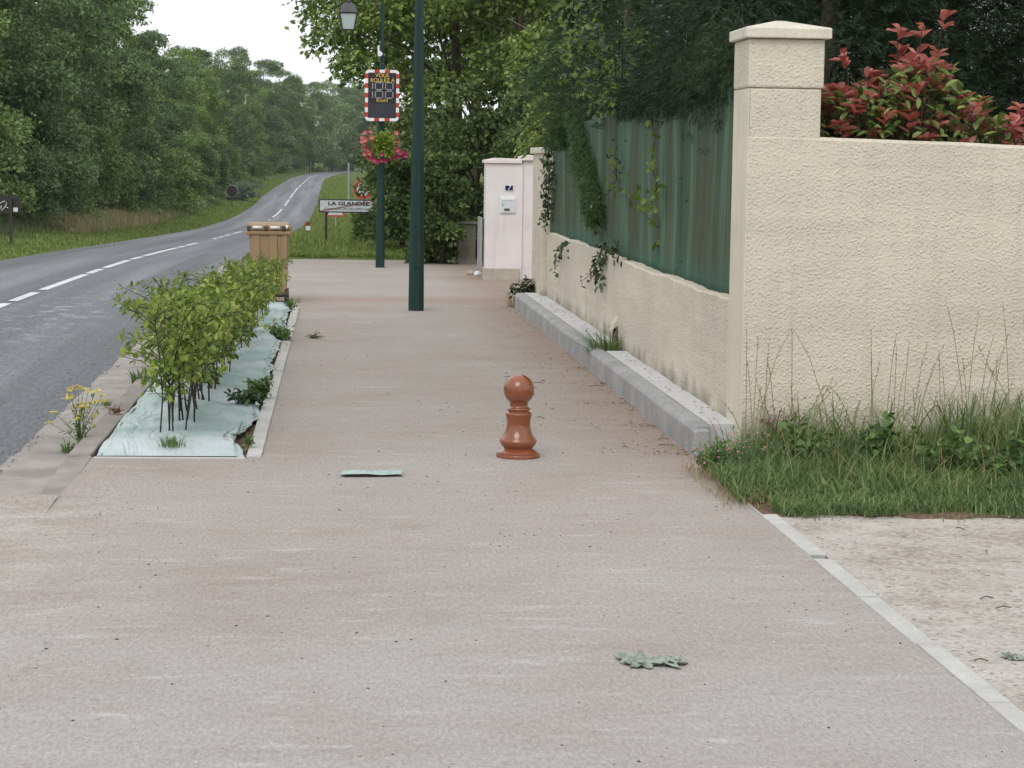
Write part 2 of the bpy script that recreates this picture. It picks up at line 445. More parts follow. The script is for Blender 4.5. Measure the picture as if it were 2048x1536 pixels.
def m_membrane():
    t = NT('membrane_cloth'); v = t.coord()
    w = t.noise(t.coord(scale=(2.2, .6, 1)), 2.2, 3, .5, 1.2); w2 = t.noise(t.coord(scale=(3, 1.2, 1)), 9.0, 5, .6, .6)
    g = t.noise(v, .9, 4)
    c = t.ramp(g, [(.35, (.27, .375, .345)), (.52, (.40, .485, .47)), (.70, (.53, .575, .585))])
    c = t.mix(t.ramp(w2, [(.62, 0.0), (.8, .2)]), c, (.28, .35, .31))
    def crease(vec, sc, d):
        q = t.noise(vec, sc, 2, .5, d)
        return t.ramp(t.math('ABSOLUTE', t.math('SUBTRACT', q, .5)), [(.0, 0.0), (.10, 1.0)])
    k1 = crease(t.coord(scale=(2.4, .42, 1)), 2.3, .9); k2 = crease(t.coord(scale=(2.6, .8, 1)), 5.0, .5)
    n = t.bump(k1, .022, .42); n = t.bump(k2, .006, .35, n); n = t.bump(w2, .004, .4, n)
    return t.fin(c, .6, n, .3)

def m_paint(name, col, rough=.3, spec=.5, var=.06, coat=0.0):
    t = NT(name); v = t.coord()
    a = t.noise(v, 9, 4); b = t.noise(v, 140, 2)
    c = t.mix(t.ramp(a, [(.35, 0.0), (.65, 1.0)]), tuple(x*(1-var) for x in col), tuple(min(1, x*(1+var)) for x in col))
    r = t.ramp(a, [(.3, rough*.8), (.7, rough*1.3)])
    m = t.fin(c, r, t.bump(b, .0006, .4), spec)
    t.p.inputs['Coat Weight'].default_value = coat
    t.p.inputs['Coat Roughness'].default_value = .12
    return m

M_PAV, M_ROAD, M_EARTH, M_GRAVEL = m_pavement(), m_road(), m_soil_grass(), m_gravel()
M_KERB = m_concrete('kerb_concrete', (.37, .37, .365), .25)
M_STRIP = m_concrete('fresh_mortar', (.55, .55, .55), .12)
M_OLDKERB = m_concrete('old_kerb_concrete', (.33, .30, .27), .3)
M_GUTTER = m_concrete('gutter_concrete', (.37, .34, .31), .35)
M_EDGE = m_concrete('edging_concrete', (.50, .49, .465), .15)
M_STUCCO = m_stucco('cream_roughcast', (.625, .565, .46), .62, 64)
M_STUCCO_LOW = m_stucco('cream_roughcast_low', (.625, .565, .46), .8)
M_BAND = m_stucco('smooth_render', (.66, .60, .49), .12, 40, False)
M_CAP = m_concrete('coping_stone', (.68, .63, .53), .12)
M_PINK = m_stucco('pale_pink_render', (.70, .65, .645), .10, 90, False)
M_PINKCAP = m_concrete('pale_coping', (.72, .66, .63), .08)
M_PLINTH = m_concrete('cement_plinth', (.47, .42, .35), .25)
M_FABRIC, M_MEMB = m_fabric(), m_membrane()
M_TERRA = m_paint('terracotta_gloss', (.215, .062, .022), .22, .5, .14, .4)
M_GREEN = m_paint('dark_green_paint', (.007, .033, .026), .38, .35, .12)
M_BLACK = m_paint('black_paint', (.018, .019, .022), .35)
M_LANT = m_paint('lantern_black', (.028, .028, .036), .4)
M_WHITE = m_paint('white_paint', (.72, .73, .74), .35)
M_RED = m_paint('red_paint', (.45, .03, .025), .4)
M_DKRED = m_paint('faded_red_paint', (.22, .028, .026), .55)
M_YEL = m_paint('yellow_letters', (.72, .48, .06), .5)
M_SEG = m_paint('grey_segments', (.27, .26, .27), .5)
M_PANEL = m_paint('dark_panel', (.012, .013, .017), .22)
M_SOLAR = m_paint('solar_panel', (.022, .026, .035), .18)
M_SIGNBK = m_paint('dark_sign_back', (.022, .018, .017), .6)
M_SIGNW = m_paint('weathered_white', (.55, .58, .60), .5, .4, .08)
M_POST = m_paint('rusty_post', (.035, .027, .022), .7)
M_GREY = m_paint('galvanised_grey', (.30, .31, .32), .5)
M_NAVY = m_paint('navy_enamel', (.012, .014, .07), .3)
M_BIN = m_paint('tan_plastic', (.30, .20, .112), .5, .35, .03)
M_BINDK = m_paint('dark_tan_plastic', (.075, .045, .028), .6)
M_RUBBER = m_paint('dark_rubber', (.03, .025, .022), .7)
M_MARK = m_concrete('road_paint', (.66, .67, .67), .15)
M_BARK = plain('bark', (.10, .08, .06), .9, .4, 14, .1, 0, .03)
M_STEM = plain('dark_stem', (.055, .042, .035), .8, .3, 40, .2)
M_TWIG = plain('grey_brown_twig', (.19, .15, .11), .9, .3, 14, .1)
M_GSTEM = plain('green_stem', (.10, .14, .05), .7, .3, 40, .2)
M_STRAW = plain('straw', (.36, .27, .15), .85, .3, 60, .1)
M_STONE = plain('stone', (.36, .32, .27), .9, .35, 9, .15, 0, .02)
M_RUBBLE = plain('broken_masonry', (.15, .12, .10), .95, .5, 30, .1, 0, .03)
M_SOIL = plain('brown_soil', (.15, .105, .075), .95, .5, 25, .1, 0, .02)

t = NT('frosted_glass'); t.fin((.42, .50, .49), .35, None, .5); M_GLASS = t.m
LF_A = leafmat('leaf_forest', (0.067, 0.109, 0.032), (0.140, 0.213, 0.060), (0.279, 0.381, 0.117), .25, .55, .30, .30)
LF_B = leafmat('leaf_forest_cool', (0.057, 0.097, 0.037), (0.118, 0.186, 0.069), (0.249, 0.336, 0.132), .25, .5, .25, .30)
LF_C = leafmat('leaf_forest_olive', (0.059, 0.088, 0.025), (0.120, 0.178, 0.049), (0.210, 0.302, 0.097), .25, .55, .25, .30)
LF_R = leafmat('leaf_right_trees', (0.048, 0.073, 0.020), (0.134, 0.197, 0.041), (0.316, 0.411, 0.109), .3, .5, .2, .8)
LF_RD = leafmat('leaf_right_shrub', (0.031, 0.054, 0.018), (0.085, 0.136, 0.036), (0.215, 0.296, 0.080), .3, .5, .2, .9)
LF_CON = leafmat('leaf_conifer_dark', (0.007, 0.020, 0.008), (0.016, 0.035, 0.012), (0.032, 0.062, 0.018), .12, .6, .2, 1.2)
LF_CONL = leafmat('leaf_conifer_bright', (0.019, 0.047, 0.016), (0.049, 0.104, 0.030), (0.120, 0.180, 0.049), .2, .6, .1, 2.0)
LF_HEDGE = leafmat('leaf_hornbeam', (0.083, 0.135, 0.024), (0.197, 0.278, 0.049), (0.393, 0.429, 0.096), .35, .45, .15, 3.0)
LF_IVY = leafmat('leaf_ivy', (0.018, 0.039, 0.016), (0.047, 0.085, 0.034), (0.104, 0.163, 0.072), .15, .35, .1, 4.0)
LF_VINE = leafmat('leaf_vine', (0.075, 0.125, 0.022), (0.150, 0.225, 0.037), (0.300, 0.375, 0.075), .4, .5, .1, 4.0)
LF_WEED = leafmat('leaf_weed', (0.045, 0.098, 0.027), (0.105, 0.188, 0.051), (0.210, 0.307, 0.098), .3, .5, .1, 5.0)
LF_GRASS = leafmat('grass_blade', (0.048, 0.102, 0.031), (0.120, 0.198, 0.062), (0.265, 0.336, 0.120), .35, .5, 0, 2.5)
LF_GRASSFAR = leafmat('verge_grass_blade', (0.083, 0.135, 0.027), (0.158, 0.225, 0.045), (0.300, 0.338, 0.098), .3, .6, 0, .8)
LF_GRASSMID = leafmat('rank_grass_blade', (0.080, 0.120, 0.042), (0.136, 0.176, 0.064), (0.256, 0.280, 0.120), .3, .6, 0, .8)
LF_DRY = leafmat('dry_grass_blade', (0.182, 0.147, 0.063), (0.308, 0.245, 0.112), (0.476, 0.378, 0.196), .3, .7, 0, 1.0)
LF_DRYT = leafmat('tall_dry_blade', (.19, .18, .075), (.34, .30, .15), (.48, .40, .22), .3, .7, 0, .9)
LF_RED = leafmat('leaf_photinia_red', (.33, .075, .055), (.54, .165, .130), (.66, .32, .28), .4, .35, 0, 6.0)
LF_PHG = leafmat('leaf_photinia_green', (0.060, 0.102, 0.024), (0.145, 0.212, 0.051), (0.323, 0.383, 0.119), .25, .35, 0, 6.0)
LF_YEL = leafmat('petal_yellow', (.62, .48, .02), (.76, .63, .05), (.86, .76, .12), .3, .6, 0, 9.0)
LF_PINKF = leafmat('petal_pink', (.36, .10, .16), (.50, .20, .28), (.62, .36, .42), .3, .6, 0, 9.0)
LF_PET1 = leafmat('petal_magenta', (.26, .012, .06), (.42, .03, .11), (.55, .12, .20), .3, .5, 0, 6.0)
LF_PET2 = leafmat('petal_salmon', (.42, .05, .05), (.55, .12, .11), (.62, .24, .22), .3, .5, 0, 6.0)
LF_LIME = leafmat('leaf_lime', (.12, .19, .02), (.22, .32, .035), (.38, .46, .08), .35, .5, 0, 6.0)
LF_DEAD = leafmat('dead_leaf', (.10, .055, .03), (.19, .105, .055), (.30, .19, .11), .1, .8, 0, 6.0)
LF_REDWEED = leafmat('red_weed_leaf', (.16, .05, .035), (.24, .09, .06), (.30, .16, .10), .2, .6, 0, 6.0)

# ------------------------------------------------------------------ foliage
def unit(a): return a/np.maximum(np.linalg.norm(a, axis=-1, keepdims=True), 1e-9)
def rdir(rng, n): return unit(rng.normal(size=(n, 3)))
def leaf_mesh(name, c, ax, nr, L, W, fold=.25, six=False):
    """leaves as small folded blades: c base points, ax direction of the blade, nr rough normal"""
    n = len(c); ax = unit(ax); side = unit(np.cross(ax, nr)); up = np.cross(side, ax)
    L = np.broadcast_to(np.asarray(L, float), (n,))[:, None]; W = np.broadcast_to(np.asarray(W, float), (n,))[:, None]
    if not six:
        V = np.stack([c, c+ax*L*.45+side*W*.5+up*W*fold, c+ax*L, c+ax*L*.45-side*W*.5+up*W*fold], 1).reshape(-1, 3)
        b = (np.arange(n)*4)[:, None]
        F = np.concatenate([b+[[0, 1, 2]], b+[[0, 2, 3]]], 1).reshape(-1, 3)
        return np_mesh(name, V, F, np.full(len(F), 3))
    V = np.stack([c, c+ax*L*.28+side*W*.42+up*W*fold, c+ax*L*.68+side*W*.40+up*W*fold*.8, c+ax*L-up*W*.15,
                  c+ax*L*.68-side*W*.40+up*W*fold*.8, c+ax*L*.28-side*W*.42+up*W*fold], 1).reshape(-1, 3)
    b = (np.arange(n)*6)[:, None]
    F = np.concatenate([b+[[0, 1, 2, 3]], b+[[0, 3, 4, 5]]], 1).reshape(-1, 4)
    return np_mesh(name, V, F, np.full(len(F), 4))

def clump_leaves(rng, clumps, n, lo=.55):
    """points spread through clumps (cx,cy,cz,rx,ry,rz), denser to their outside"""
    cl = np.asarray(clumps, float)
    w = (cl[:, 3]*cl[:, 4]*cl[:, 5])**(2/3); k = rng.choice(len(cl), n, p=w/w.sum())
    d = rdir(rng, n); d[:, 2] = np.where(d[:, 2] < -.35, -d[:, 2]*.6, d[:, 2]); d = unit(d)
    r = lo+(1-lo)*rng.random(n)**.6
    r *= 1+.18*rng.normal(size=n)*(rng.random(n) < .35)
    return cl[k, :3]+d*r[:, None]*cl[k, 3:], d

def crown(rng, rx, ry, z0, z1, nc, cr, shape='round'):
    out = []
    for i in range(nc):
        d = rdir(rng, 1)[0]; q = .45+.5*rng.random()**.6
        zz = (z0+z1)/2+d[2]*q*(z1-z0)/2
        h = (zz-z0)/(z1-z0)
        wid = {'round': math.sqrt(max(.08, 1-(2*h-1)**2))*.35+.65*(1.05-.35*h),
               'cone': max(.15, 1.08-h), 'tall': .75+.4*math.sin(math.pi*min(1, max(0, h)))}[shape]
        dd = unit(np.array([d[0], d[1]]))*q*wid
        r = cr*(.65+.7*rng.random())*(1-.35*h)
        out.append((dd[0]*rx, dd[1]*ry, zz, r*1.1, r*1.1, r*.8))
    return out

def limb_tubes(mb, rng, H, r0, clumps, nl=12, z0=.15, lean=(0, 0), bare=.0):
    top = Vector((lean[0], lean[1], H*.9))
    tr = [Vector((0, 0, -.2)), Vector((top.x*.25+rng.normal()*.08, top.y*.25, H*.25)), Vector((top.x*.55+rng.normal()*.15, top.y*.55+rng.normal()*.15, H*.55)), top]
    mb.tube(tr, [r0*1.25, r0, r0*.6, r0*.12], 8)
    for i in rng.choice(len(clumps), min(nl, len(clumps)), replace=False):
        c = Vector(clumps[i][:3])
        s = max(H*z0, min(c.z*.75, H*.8)); t = s/(H*.9)
        a = Vector((top.x*t, top.y*t, s))
        m = a.lerp(c, .5)+Vector((rng.normal()*.15, rng.normal()*.15, .25))
        rr = r0*(.42-.3*t)
        e = c+(c-a).normalized()*bare
        mb.tube([a, m, e], [max(.02, rr), max(.015, rr*.6), .012], 6, False)

def make_tree(name, label, cat, loc, seed, H, rx, ry, z0, nc, cr, n, L, mat, shape='round', bark=None, group=None, lean=(0, 0), nl=12, r0=None, six=False, updir=.5, bare=0.0):
    rng = np.random.default_rng(seed)
    root = thing(name, label, cat, loc, group)
    cl = crown(rng, rx, ry, z0, H, nc, cr, shape)
    cl = [(c[0]+lean[0]*max(0, c[2]/H), c[1]+lean[1]*max(0, c[2]/H), *c[2:]) for c in cl]
    c, d = clump_leaves(rng, cl, n)
    ax = unit(rdir(rng, n)*.9+d*.7+np.array([0, 0, -.35]))
    nr = unit(d*.6+rdir(rng, n)*.7+np.array([0, 0, updir]))
    me = leaf_mesh('crown', c, ax, nr, L*(.6+.8*rng.random(n)), L*.62*(.6+.8*rng.random(n)), .22, six)
    link('crown', me, mat, root)
    mb = MB(); limb_tubes(mb, rng, H, r0 or H*.014, cl, nl, .15, lean, bare)
    mb.build('trunk', bark or M_BARK, root, True)
    return root

def blades(rng, x, y, z, h, w, bend=.5, seg=3, dirn=None):
    """curved grass blades -> verts, flat faces (quads and a tip triangle)"""
    n = len(x); a = rng.random(n)*2*np.pi if dirn is None else dirn
    bd = np.stack([np.cos(a), np.sin(a), np.zeros(n)], 1); sd = np.stack([-np.sin(a), np.cos(a), np.zeros(n)], 1)
    b = bend*(.3+rng.random(n))
    base = np.stack([x, y, z], 1)
    V = []
    for k in range(seg):
        t = k/seg
        p = base+bd*(b*h*t*t)[:, None]+np.array([0, 0, 1.0])*(h*t*(1-.25*b*t))[:, None]
        ww = (w*(1-.55*t))[:, None]*.5
        V += [p-sd*ww, p+sd*ww]
    V.append(base+bd*(b*h)[:, None]+np.array([0, 0, 1.0])*(h*(1-.25*b))[:, None])
    nv = 2*seg+1
    V = np.stack(V, 1).reshape(-1, 3)
    o = (np.arange(n)*nv)[:, None]
    quads = [o+np.array([[2*k, 2*k+1, 2*k+3, 2*k+2]]) for k in range(seg-1)]
    tri = o+np.array([[2*seg-2, 2*seg-1, 2*seg]])
    F = np.concatenate(quads+[tri], 1)           # per blade: (seg-1) quads then a triangle
    S = np.tile(np.array([4]*(seg-1)+[3]), n)
    return V, F.ravel(), S
def grass_obj(name, mat, rng, x, y, z, h, w, bend=.5, seg=3, parent=None):
    V, F, S = blades(rng, x, y, z, h, w, bend, seg)
    return link(name, np_mesh(name, V, F, S), mat, parent)

# ------------------------------------------------------------------ road and ground
_hY = [-60, 0, 14, 30, 49, 78, 118, 150, 175, 200, 220, 260, 333, 430, 520, 640, 900]
_hV = [2.0, 2.0, 2.0, 2.0, 2.2, 2.82, 3.62, 4.0, 4.1, 3.95, 3.6, 3.25, 2.97, 2.62, 2.36, 1.9, 1.4]
def smooth_interp(y, X, V, w=9.0):
    y = np.asarray(y, float); o = 0
    for k, g in ((-1, .25), (0, .5), (1, .25)): o = o+g*np.interp(y+k*w*np.clip(y/60, .05, 1), X, V)
    return o
def road_z(y): return EYE-smooth_interp(y, _hY, _hV)
def road_cx(y):
    y = np.asarray(y, float)
    return -4.42+np.where(y > 335, (np.maximum(y-335, 0))**2*.00022, 0)
HW = 2.72
ys_road = np.concatenate([np.arange(-30, 60, 2.0), np.arange(60, 340, 5.0), np.arange(340, 700, 8.0)])
xs_road = np.linspace(-HW, HW, 13)
def road_f(U, Y):
    c = road_cx(Y); z = road_z(Y)+.035*(1-(U/HW)**2)
    return np.stack([c+U, Y, z], -1)
struct(grid('road', xs_road, ys_road, road_f, M_ROAD, uv=lambda U, Y: (U, Y)))

def verge_z(X, Y):
    """height of the natural ground"""
    c = road_cx(Y); u = X-c; z = road_z(Y)
    left = np.clip(-u-HW, 0, None); right = np.clip(u-HW, 0, None)
    zl = z-.02+.03*np.clip(left/.5, 0, 1)+.04*np.clip(left, 0, 2.5)+.11*np.clip(left-2.5, 0, 4)+.25*np.clip(left-6, 0, 40)*.35+.06*noise2(X*.9, Y*.35)*np.clip(left, 0, 1)
    far = np.clip((Y-45)/25, 0, 1)
    near = -.16+0*X
    zr_far = np.maximum(z, z*1.0)-.02+.05*np.clip(right, 0, 4)+.12*np.clip(right-1.5, 0, 6)+.05*noise2(X*.9, Y*.4)*np.clip(right, 0, 1)
    zr_near = np.where(Y > 44.2, .015+.03*noise2(X*2, Y), near)
    zr = zr_near*(1-far)+np.minimum(zr_far, .3+0*X)*far
    zz = np.where(u < 0, zl, zr)
    return np.where(np.abs(u) < HW-.12, z-.12, zz)
xs_g = np.concatenate([[-400, -250, -150, -90, -60, -45, -35], np.arange(-30, -8, 1.0), np.arange(-8, -6.6, .2), [-6, -5, -4, -3], np.arange(-2.2, -.9, .1), np.arange(-.8, 4, .4), np.arange(4, 14, 1.5), [16, 22, 30, 45, 80, 150, 300]])
ys_g = np.concatenate([[-80, -40, -10, 5], np.arange(10, 44, 2.0), np.arange(44, 47, .25), np.arange(47, 70, 1.5), np.arange(70, 360, 5.0), np.arange(360, 700, 12.0), [760, 900, 1200, 2000]])
def ground_f(X, Y):
    Xs = X+np.where((X > -10) & (X < 6), road_cx(Y)+4.42, (road_cx(Y)+4.42))
    return np.stack([Xs, Y, verge_z(Xs, Y)], -1)
struct(grid('ground', xs_g, ys_g, ground_f, M_EARTH))

# dashed centre line: two pieces, a long and a short one, in turn
mk = MB()
for y0, y1 in ((18, 23.6), (24.4, 27.0), (27.7, 31.3), (31.9, 34.3), (35.1, 41.05), (41.5, 43.8), (44.5, 49.4), (50.2, 52.8), (53.5, 64.3), (65, 67.4), (68.2, 73.5),
               (83, 85.5), (87, 90), (92, 96), (99, 108), (128, 131), (139, 142), (150, 152), (160, 186), (196, 213), (218, 262), (270, 285), (292, 330), (336, 345), (352, 362), (370, 380), (390, 405)):
    n = max(2, int((y1-y0)/4)+1); yy = np.linspace(y0, y1, n)
    w = .07
    cc = road_cx(yy); zz = road_z(yy)+.035+.005
    vs = [(c-w, y, z) for c, y, z in zip(cc, yy, zz)]+[(c+w, y, z) for c, y, z in zip(cc, yy, zz)]
    mk.add(vs, [(i, n+i, n+i+1, i+1) for i in range(n-1)])
struct(mk.build('road_marking', M_MARK))

KX0, KX1 = -1.70, -1.545                   # old kerb beside the planting bed
BX1 = -.47                                  # walk side of the bed edging
YB0, YB1 = 14.64, 29.9                      # bed from front to back
# gutter slab between asphalt and kerb
def gut(X, Y): return np.stack([X, Y, -.085+.012*np.abs(X+1.88)/.2+.004*noise2(X*9, Y*3)], -1)
gx = np.linspace(-2.12, KX0+.01, 5)
struct(grid('gutter', gx, np.arange(9, 44, .25), lambda X, Y: np.stack([X-np.where(X < -2.0, .018*noise1(Y*3.1)+.012*noise1(Y*15, 3), 0), Y, np.interp(Y, [9, 12.6, 14], [-.045, -.055, -.055])-.02*(X < -2.05)], -1), M_GUTTER))
# pavement sheet with the bed left open
pav = MB()
def quad(x0, x1, y0, y1, nx=1, ny=1):
    xs = np.linspace(x0, x1, nx+1); ys = np.linspace(y0, y1, ny+1)
    vs = []
    for a in xs:
        for b in ys:
            z = 0.0
            if b < 13.0 and a < -1.2: z = -.055*min(1, (-1.2-a)/.4)*min(1, (13.0-b)/1.5)
            vs.append((a, b, z))
    pav.add(vs, [(i*(ny+1)+j, (i+1)*(ny+1)+j, (i+1)*(ny+1)+j+1, i*(ny+1)+j+1) for i in range(nx) for j in range(ny)])
quad(-2.6, -1.55, -6, 13.0, 4, 10)
quad(-1.55, 2.33, -6, YB0, 8, 10)
quad(BX1-.03, 2.60, YB0, YB1, 1, 1)
quad(-1.60, 2.60, YB1, 44.7, 1, 1)
quad(2.60, 7.0, 30.9, 44.7, 1, 1)
struct(pav.build('pavement', M_PAV))
# gravelly drive on the right
struct(grid('gravel_drive', np.linspace(2.41, 9, 40), np.linspace(2, 12.6, 60), lambda X, Y: np.stack([X, Y, -.004+.012*noise2(X*3, Y*3)*np.clip((X-2.41)*3, 0, 1)+.0], -1), M_GRAVEL))
struct(grid('grass_bed', np.concatenate([[2.33], np.linspace(2.4, 9, 60)]), np.linspace(12.25, 14.75, 30), lambda X, Y: np.stack([X, Y+(.10*noise1(X*4, 2)+.06*noise1(X*13, 3))*(Y < 12.4), .008+.03*np.clip((Y-12.4), 0, 1)*(1+.5*noise2(X*3, Y*3))*np.clip((X-2.3)*3, 0, 1)-.02*(Y < 12.3)], -1), M_SOIL))
# grey concrete edging of the walk, one slab after another
ed = MB(); rr = random.Random(3)
yb = [13.05, 12.62, 12.18, 11.06]; 
slabs = [(12.62, 12.98), (12.13, 12.61), (11.03, 12.12), (9.93, 10.90), (8.93, 9.92), (7.93, 8.92), (6.93, 7.92), (5.93, 6.92)]
for a, b in slabs:
    j = rr.uniform(-.006, .006)
    ed.box(2.325+j, 2.415+j, a+.004, b-.004, -.15, .006+rr.uniform(-.002, .003))
struct(ed.build('edging', M_EDGE, bevel=.004))
# pale edging round the planting bed
ed = MB(); y = YB0
while y < YB1-.3:
    if not (20.9 < y < 21.4): ed.box(BX1-.095, BX1, y+.004, y+.996, -.15, .012+rr.uniform(-.004, .004))
    y += 1.0
ed.box(KX1+.02, BX1-.1, YB0-.055, YB0-.005, -.15, .006)
struct(ed.build('bed_edging', M_EDGE, bevel=.004))
# old kerb: blocks beside the bed, one dropped block at the front
kb = MB(); y = YB0
while y < 43:
    kb.box(KX0+rr.uniform(-.004, .004), KX1+rr.uniform(-.004, .004), y+.005, y+.99, -.2, .012+rr.uniform(-.006, .006)); y += 1.0
kb.add([(KX0+.01, 12.75, -.2), (KX1+.03, 12.75, -.2), (KX1+.01, YB0-.02, -.2), (KX0, YB0-.02, -.2), (KX0+.01, 12.75, -.045), (KX1+.03, 12.75, -.02), (KX1+.01, YB0-.02, .010), (KX0, YB0-.02, .004)],
       [(3, 2, 1, 0), (4, 5, 6, 7), (0, 1, 5, 4), (1, 2, 6, 5), (2, 3, 7, 6), (3, 0, 4, 7)])
struct(kb.build('kerb', M_OLDKERB, bevel=.012))
struct(grid('bed_soil', np.linspace(KX1, BX1-.08, 8), np.linspace(YB0, 30.1, 40), lambda X, Y: np.stack([X, Y, -.02+.012*noise2(X*9, Y*7)], -1), M_SOIL))

# ------------------------------------------------------------------ raised kerb along the wall
rk = MB(); prof = [(2.33, -.1), (2.335, .165), (2.36, .198), (2.45, .202), (2.45, -.1)]
ky = [14.85, 15.85, 16.9, 17.9, 18.55, 19.9, 20.9, 22.1, 23.1, 24.1, 25.1, 26.1, 27.1, 28.1, 29.1, 30.1]
for a, b in zip(ky[:-1], ky[1:]):
    j = rr.uniform(-.004, .004)
    rk.prism([(p[0]+j, p[1]) for p in prof], 'y', a+.004, b-.004)
rk.prism([(2.325, -.1), (2.33, .17), (2.36, .185), (2.43, .185), (2.43, -.1)], 'y', 14.72, 14.846)
struct(rk.build('raised_kerb', M_KERB, bevel=.008))
ms = MB()
ms.box(2.452, 2.72, 14.9, 20.75, -.1, .207); ms.box(2.452, 2.72, 21.7, 30.0, -.1, .207)
struct(ms.build('mortar_strip', M_STRIP))

# ------------------------------------------------------------------ walls
WX, WY = 2.63, 14.70
# low cream wall carrying the netting fence
lw = thing('low_wall', 'long low cream roughcast wall below the green netting fence', 'wall', (WX, 15.3, 0))
def uneven_wall(x0, x1, y0, y1, z0, z1, seed, dy=.12, br=0.0):
    """wall block with a slightly uneven top and face"""
    ys = np.arange(y0, y1+1e-6, (y1-y0)/max(2, int((y1-y0)/dy)))
    V, F = [], []
    for i, y in enumerate(ys):
        n = .012*float(noise1(y*2.3, seed))+.006*float(noise1(y*11, seed))
        e = .006*float(noise1(y*3.1, seed+5))
        zt = z1+n
        V += [(x0+e, y, z0), (x0+e, y, zt-.015), (x0+e+.012, y, zt), (x1, y, zt), (x1, y, z0)]
    m = len(ys)
    for i in range(m-1):
        for k in range(5):
            k2 = (k+1) % 5
            F.append((i*5+k, i*5+k2, (i+1)*5+k2, (i+1)*5+k))
    F += [tuple(range(5)), tuple((m-1)*5+k for k in reversed(range(5)))]
    b = MB(); b.add(V, F); return b
uneven_wall(0, .2, -.05, 6.15, -.1, 1.01, 1).build('wall_section', M_STUCCO_LOW, lw)
w2 = uneven_wall(.045, .2, 6.152, 14.0, -.1, 1.03, 2).build('wall_section', M_STUCCO_LOW, lw)
mb = MB()                                     # broken foot of the nearer section, bare masonry
rng = np.random.default_rng(5)
mb.prism([(-.055, -.0), (-.045, .16), (-.03, .33), (.0, .40), (.05, .42), (.05, 0)], 'y', 6.02, 6.22)
mb.build('broken_end', M_RUBBLE, lw, bevel=.02)
mb = MB(); mb.prism([(-.07, .335), (-.035, .43), (.01, .50), (.03, .52), (.03, .40), (-.03, .37)], 'y', 6.03, 6.21)
mb.build('render_lip', M_STUCCO_LOW, lw, bevel=.015)
ep = thing('wall_pillar', 'plain cream end pillar of the low wall, half covered by ivy', 'pillar', (WX, 29.31, 0))
b = MB(); b.box(-.02, .40, 0, 1.5, -.1, 2.02); b.build('shaft', M_STUCCO_LOW, ep, bevel=.01)
b = MB(); b.box(-.06, .44, -.04, 1.54, 2.022, 2.10); b.build('cap', M_CAP, ep, bevel=.01)

# netting fence
fe = thing('netting_fence', 'faded green netting screen on the low cream wall', 'fence', (WX+.09, 15.3, 0))
ys = np.arange(-.02, 14.0, .04); ks = np.linspace(0, 1, 22)
def net_f(Yg, K):
    zt = np.interp(Yg, [0, 3.85, 3.95, 8.3, 8.36, 14], [2.52, 2.47, 2.44, 2.44, 2.37, 2.36])+.012*noise1(Yg*2.1, 1)
    z = 1.0+(zt-1.0)*K
    x = .012*noise1(Yg*2.2, 2)+.006*noise1(Yg*10+K, 3)*(.3+.7*K)+.010*np.sin(z*3+Yg)+.02*np.exp(-((Yg-8.3)/.06)**2)
    return np.stack([x, Yg, z], -1)
o = grid('netting', ys, ks, net_f, M_FABRIC, fe)
o.modifiers.new('solid', 'SOLIDIFY').thickness = .004
for y in (.0, 3.89, 8.32, 13.9):
    b = MB(); b.tube([(.12, y, .9), (.12, y, 2.3)], .024, 10); b.build('post', M_GREEN, fe, True)

# tall wall on the right with its pillar
tw = thing('tall_wall', 'tall cream roughcast garden wall to the right of the pillar', 'wall', (WX+.0005, WY-.004, 0))
xs = np.arange(0, 6.501, .1); V = []; F = []
for i, x in enumerate(xs):
    zt = 2.098-.018*x+.008*float(noise1(x*2.2, 4))
    V += [(x, 0, -.1), (x, 0, zt-.02), (x, .012, zt), (x, .22, zt), (x, .22, -.1)]
for i in range(len(xs)-1):
    for k in range(5):
        k2 = (k+1) % 5; F.append((i*5+k, (i+1)*5+k, (i+1)*5+k2, i*5+k2))
F += [tuple(range(5)), tuple((len(xs)-1)*5+k for k in reversed(range(5)))]
b = MB(); b.add(V, F); b.build('wall_body', M_STUCCO, tw)
wp = thing('corner_pillar', 'tall cream corner pillar with pyramid cap where both walls meet', 'pillar', (WX, WY, 0))
b = MB(); b.box(0, .468, 0, .54, -.1, 2.40); b.build('shaft', M_STUCCO, wp, bevel=.012)
b = MB(); b.box(-.010, .482, -.008, .55, 2.402, 2.715); b.build('upper_block', M_STUCCO, wp, bevel=.014)
b = MB(); b.box(-.006, .0, -.007, .545, -.1, 2.398)
b.build('corner_band', M_BAND, wp)
b = MB()
x0, x1, y0, y1, z0, z1, zp = -.038, .518, -.05, .60, 2.717, 2.785, 2.845
b.add([(x0, y0, z0), (x1, y0, z0), (x1, y1, z0), (x0, y1, z0), (x0, y0, z1), (x1, y0, z1), (x1, y1, z1), (x0, y1, z1), ((x0+x1)/2-.03, (y0+y1)/2, zp), ((x0+x1)/2+.03, (y0+y1)/2, zp)],
      [(3, 2, 1, 0), (0, 1, 5, 4), (1, 2, 6, 5), (2, 3, 7, 6), (3, 0, 4, 7), (4, 5, 9, 8), (5, 6, 9), (6, 7, 8, 9), (7, 4, 8)])
b.build('cap', M_CAP, wp, bevel=.008)

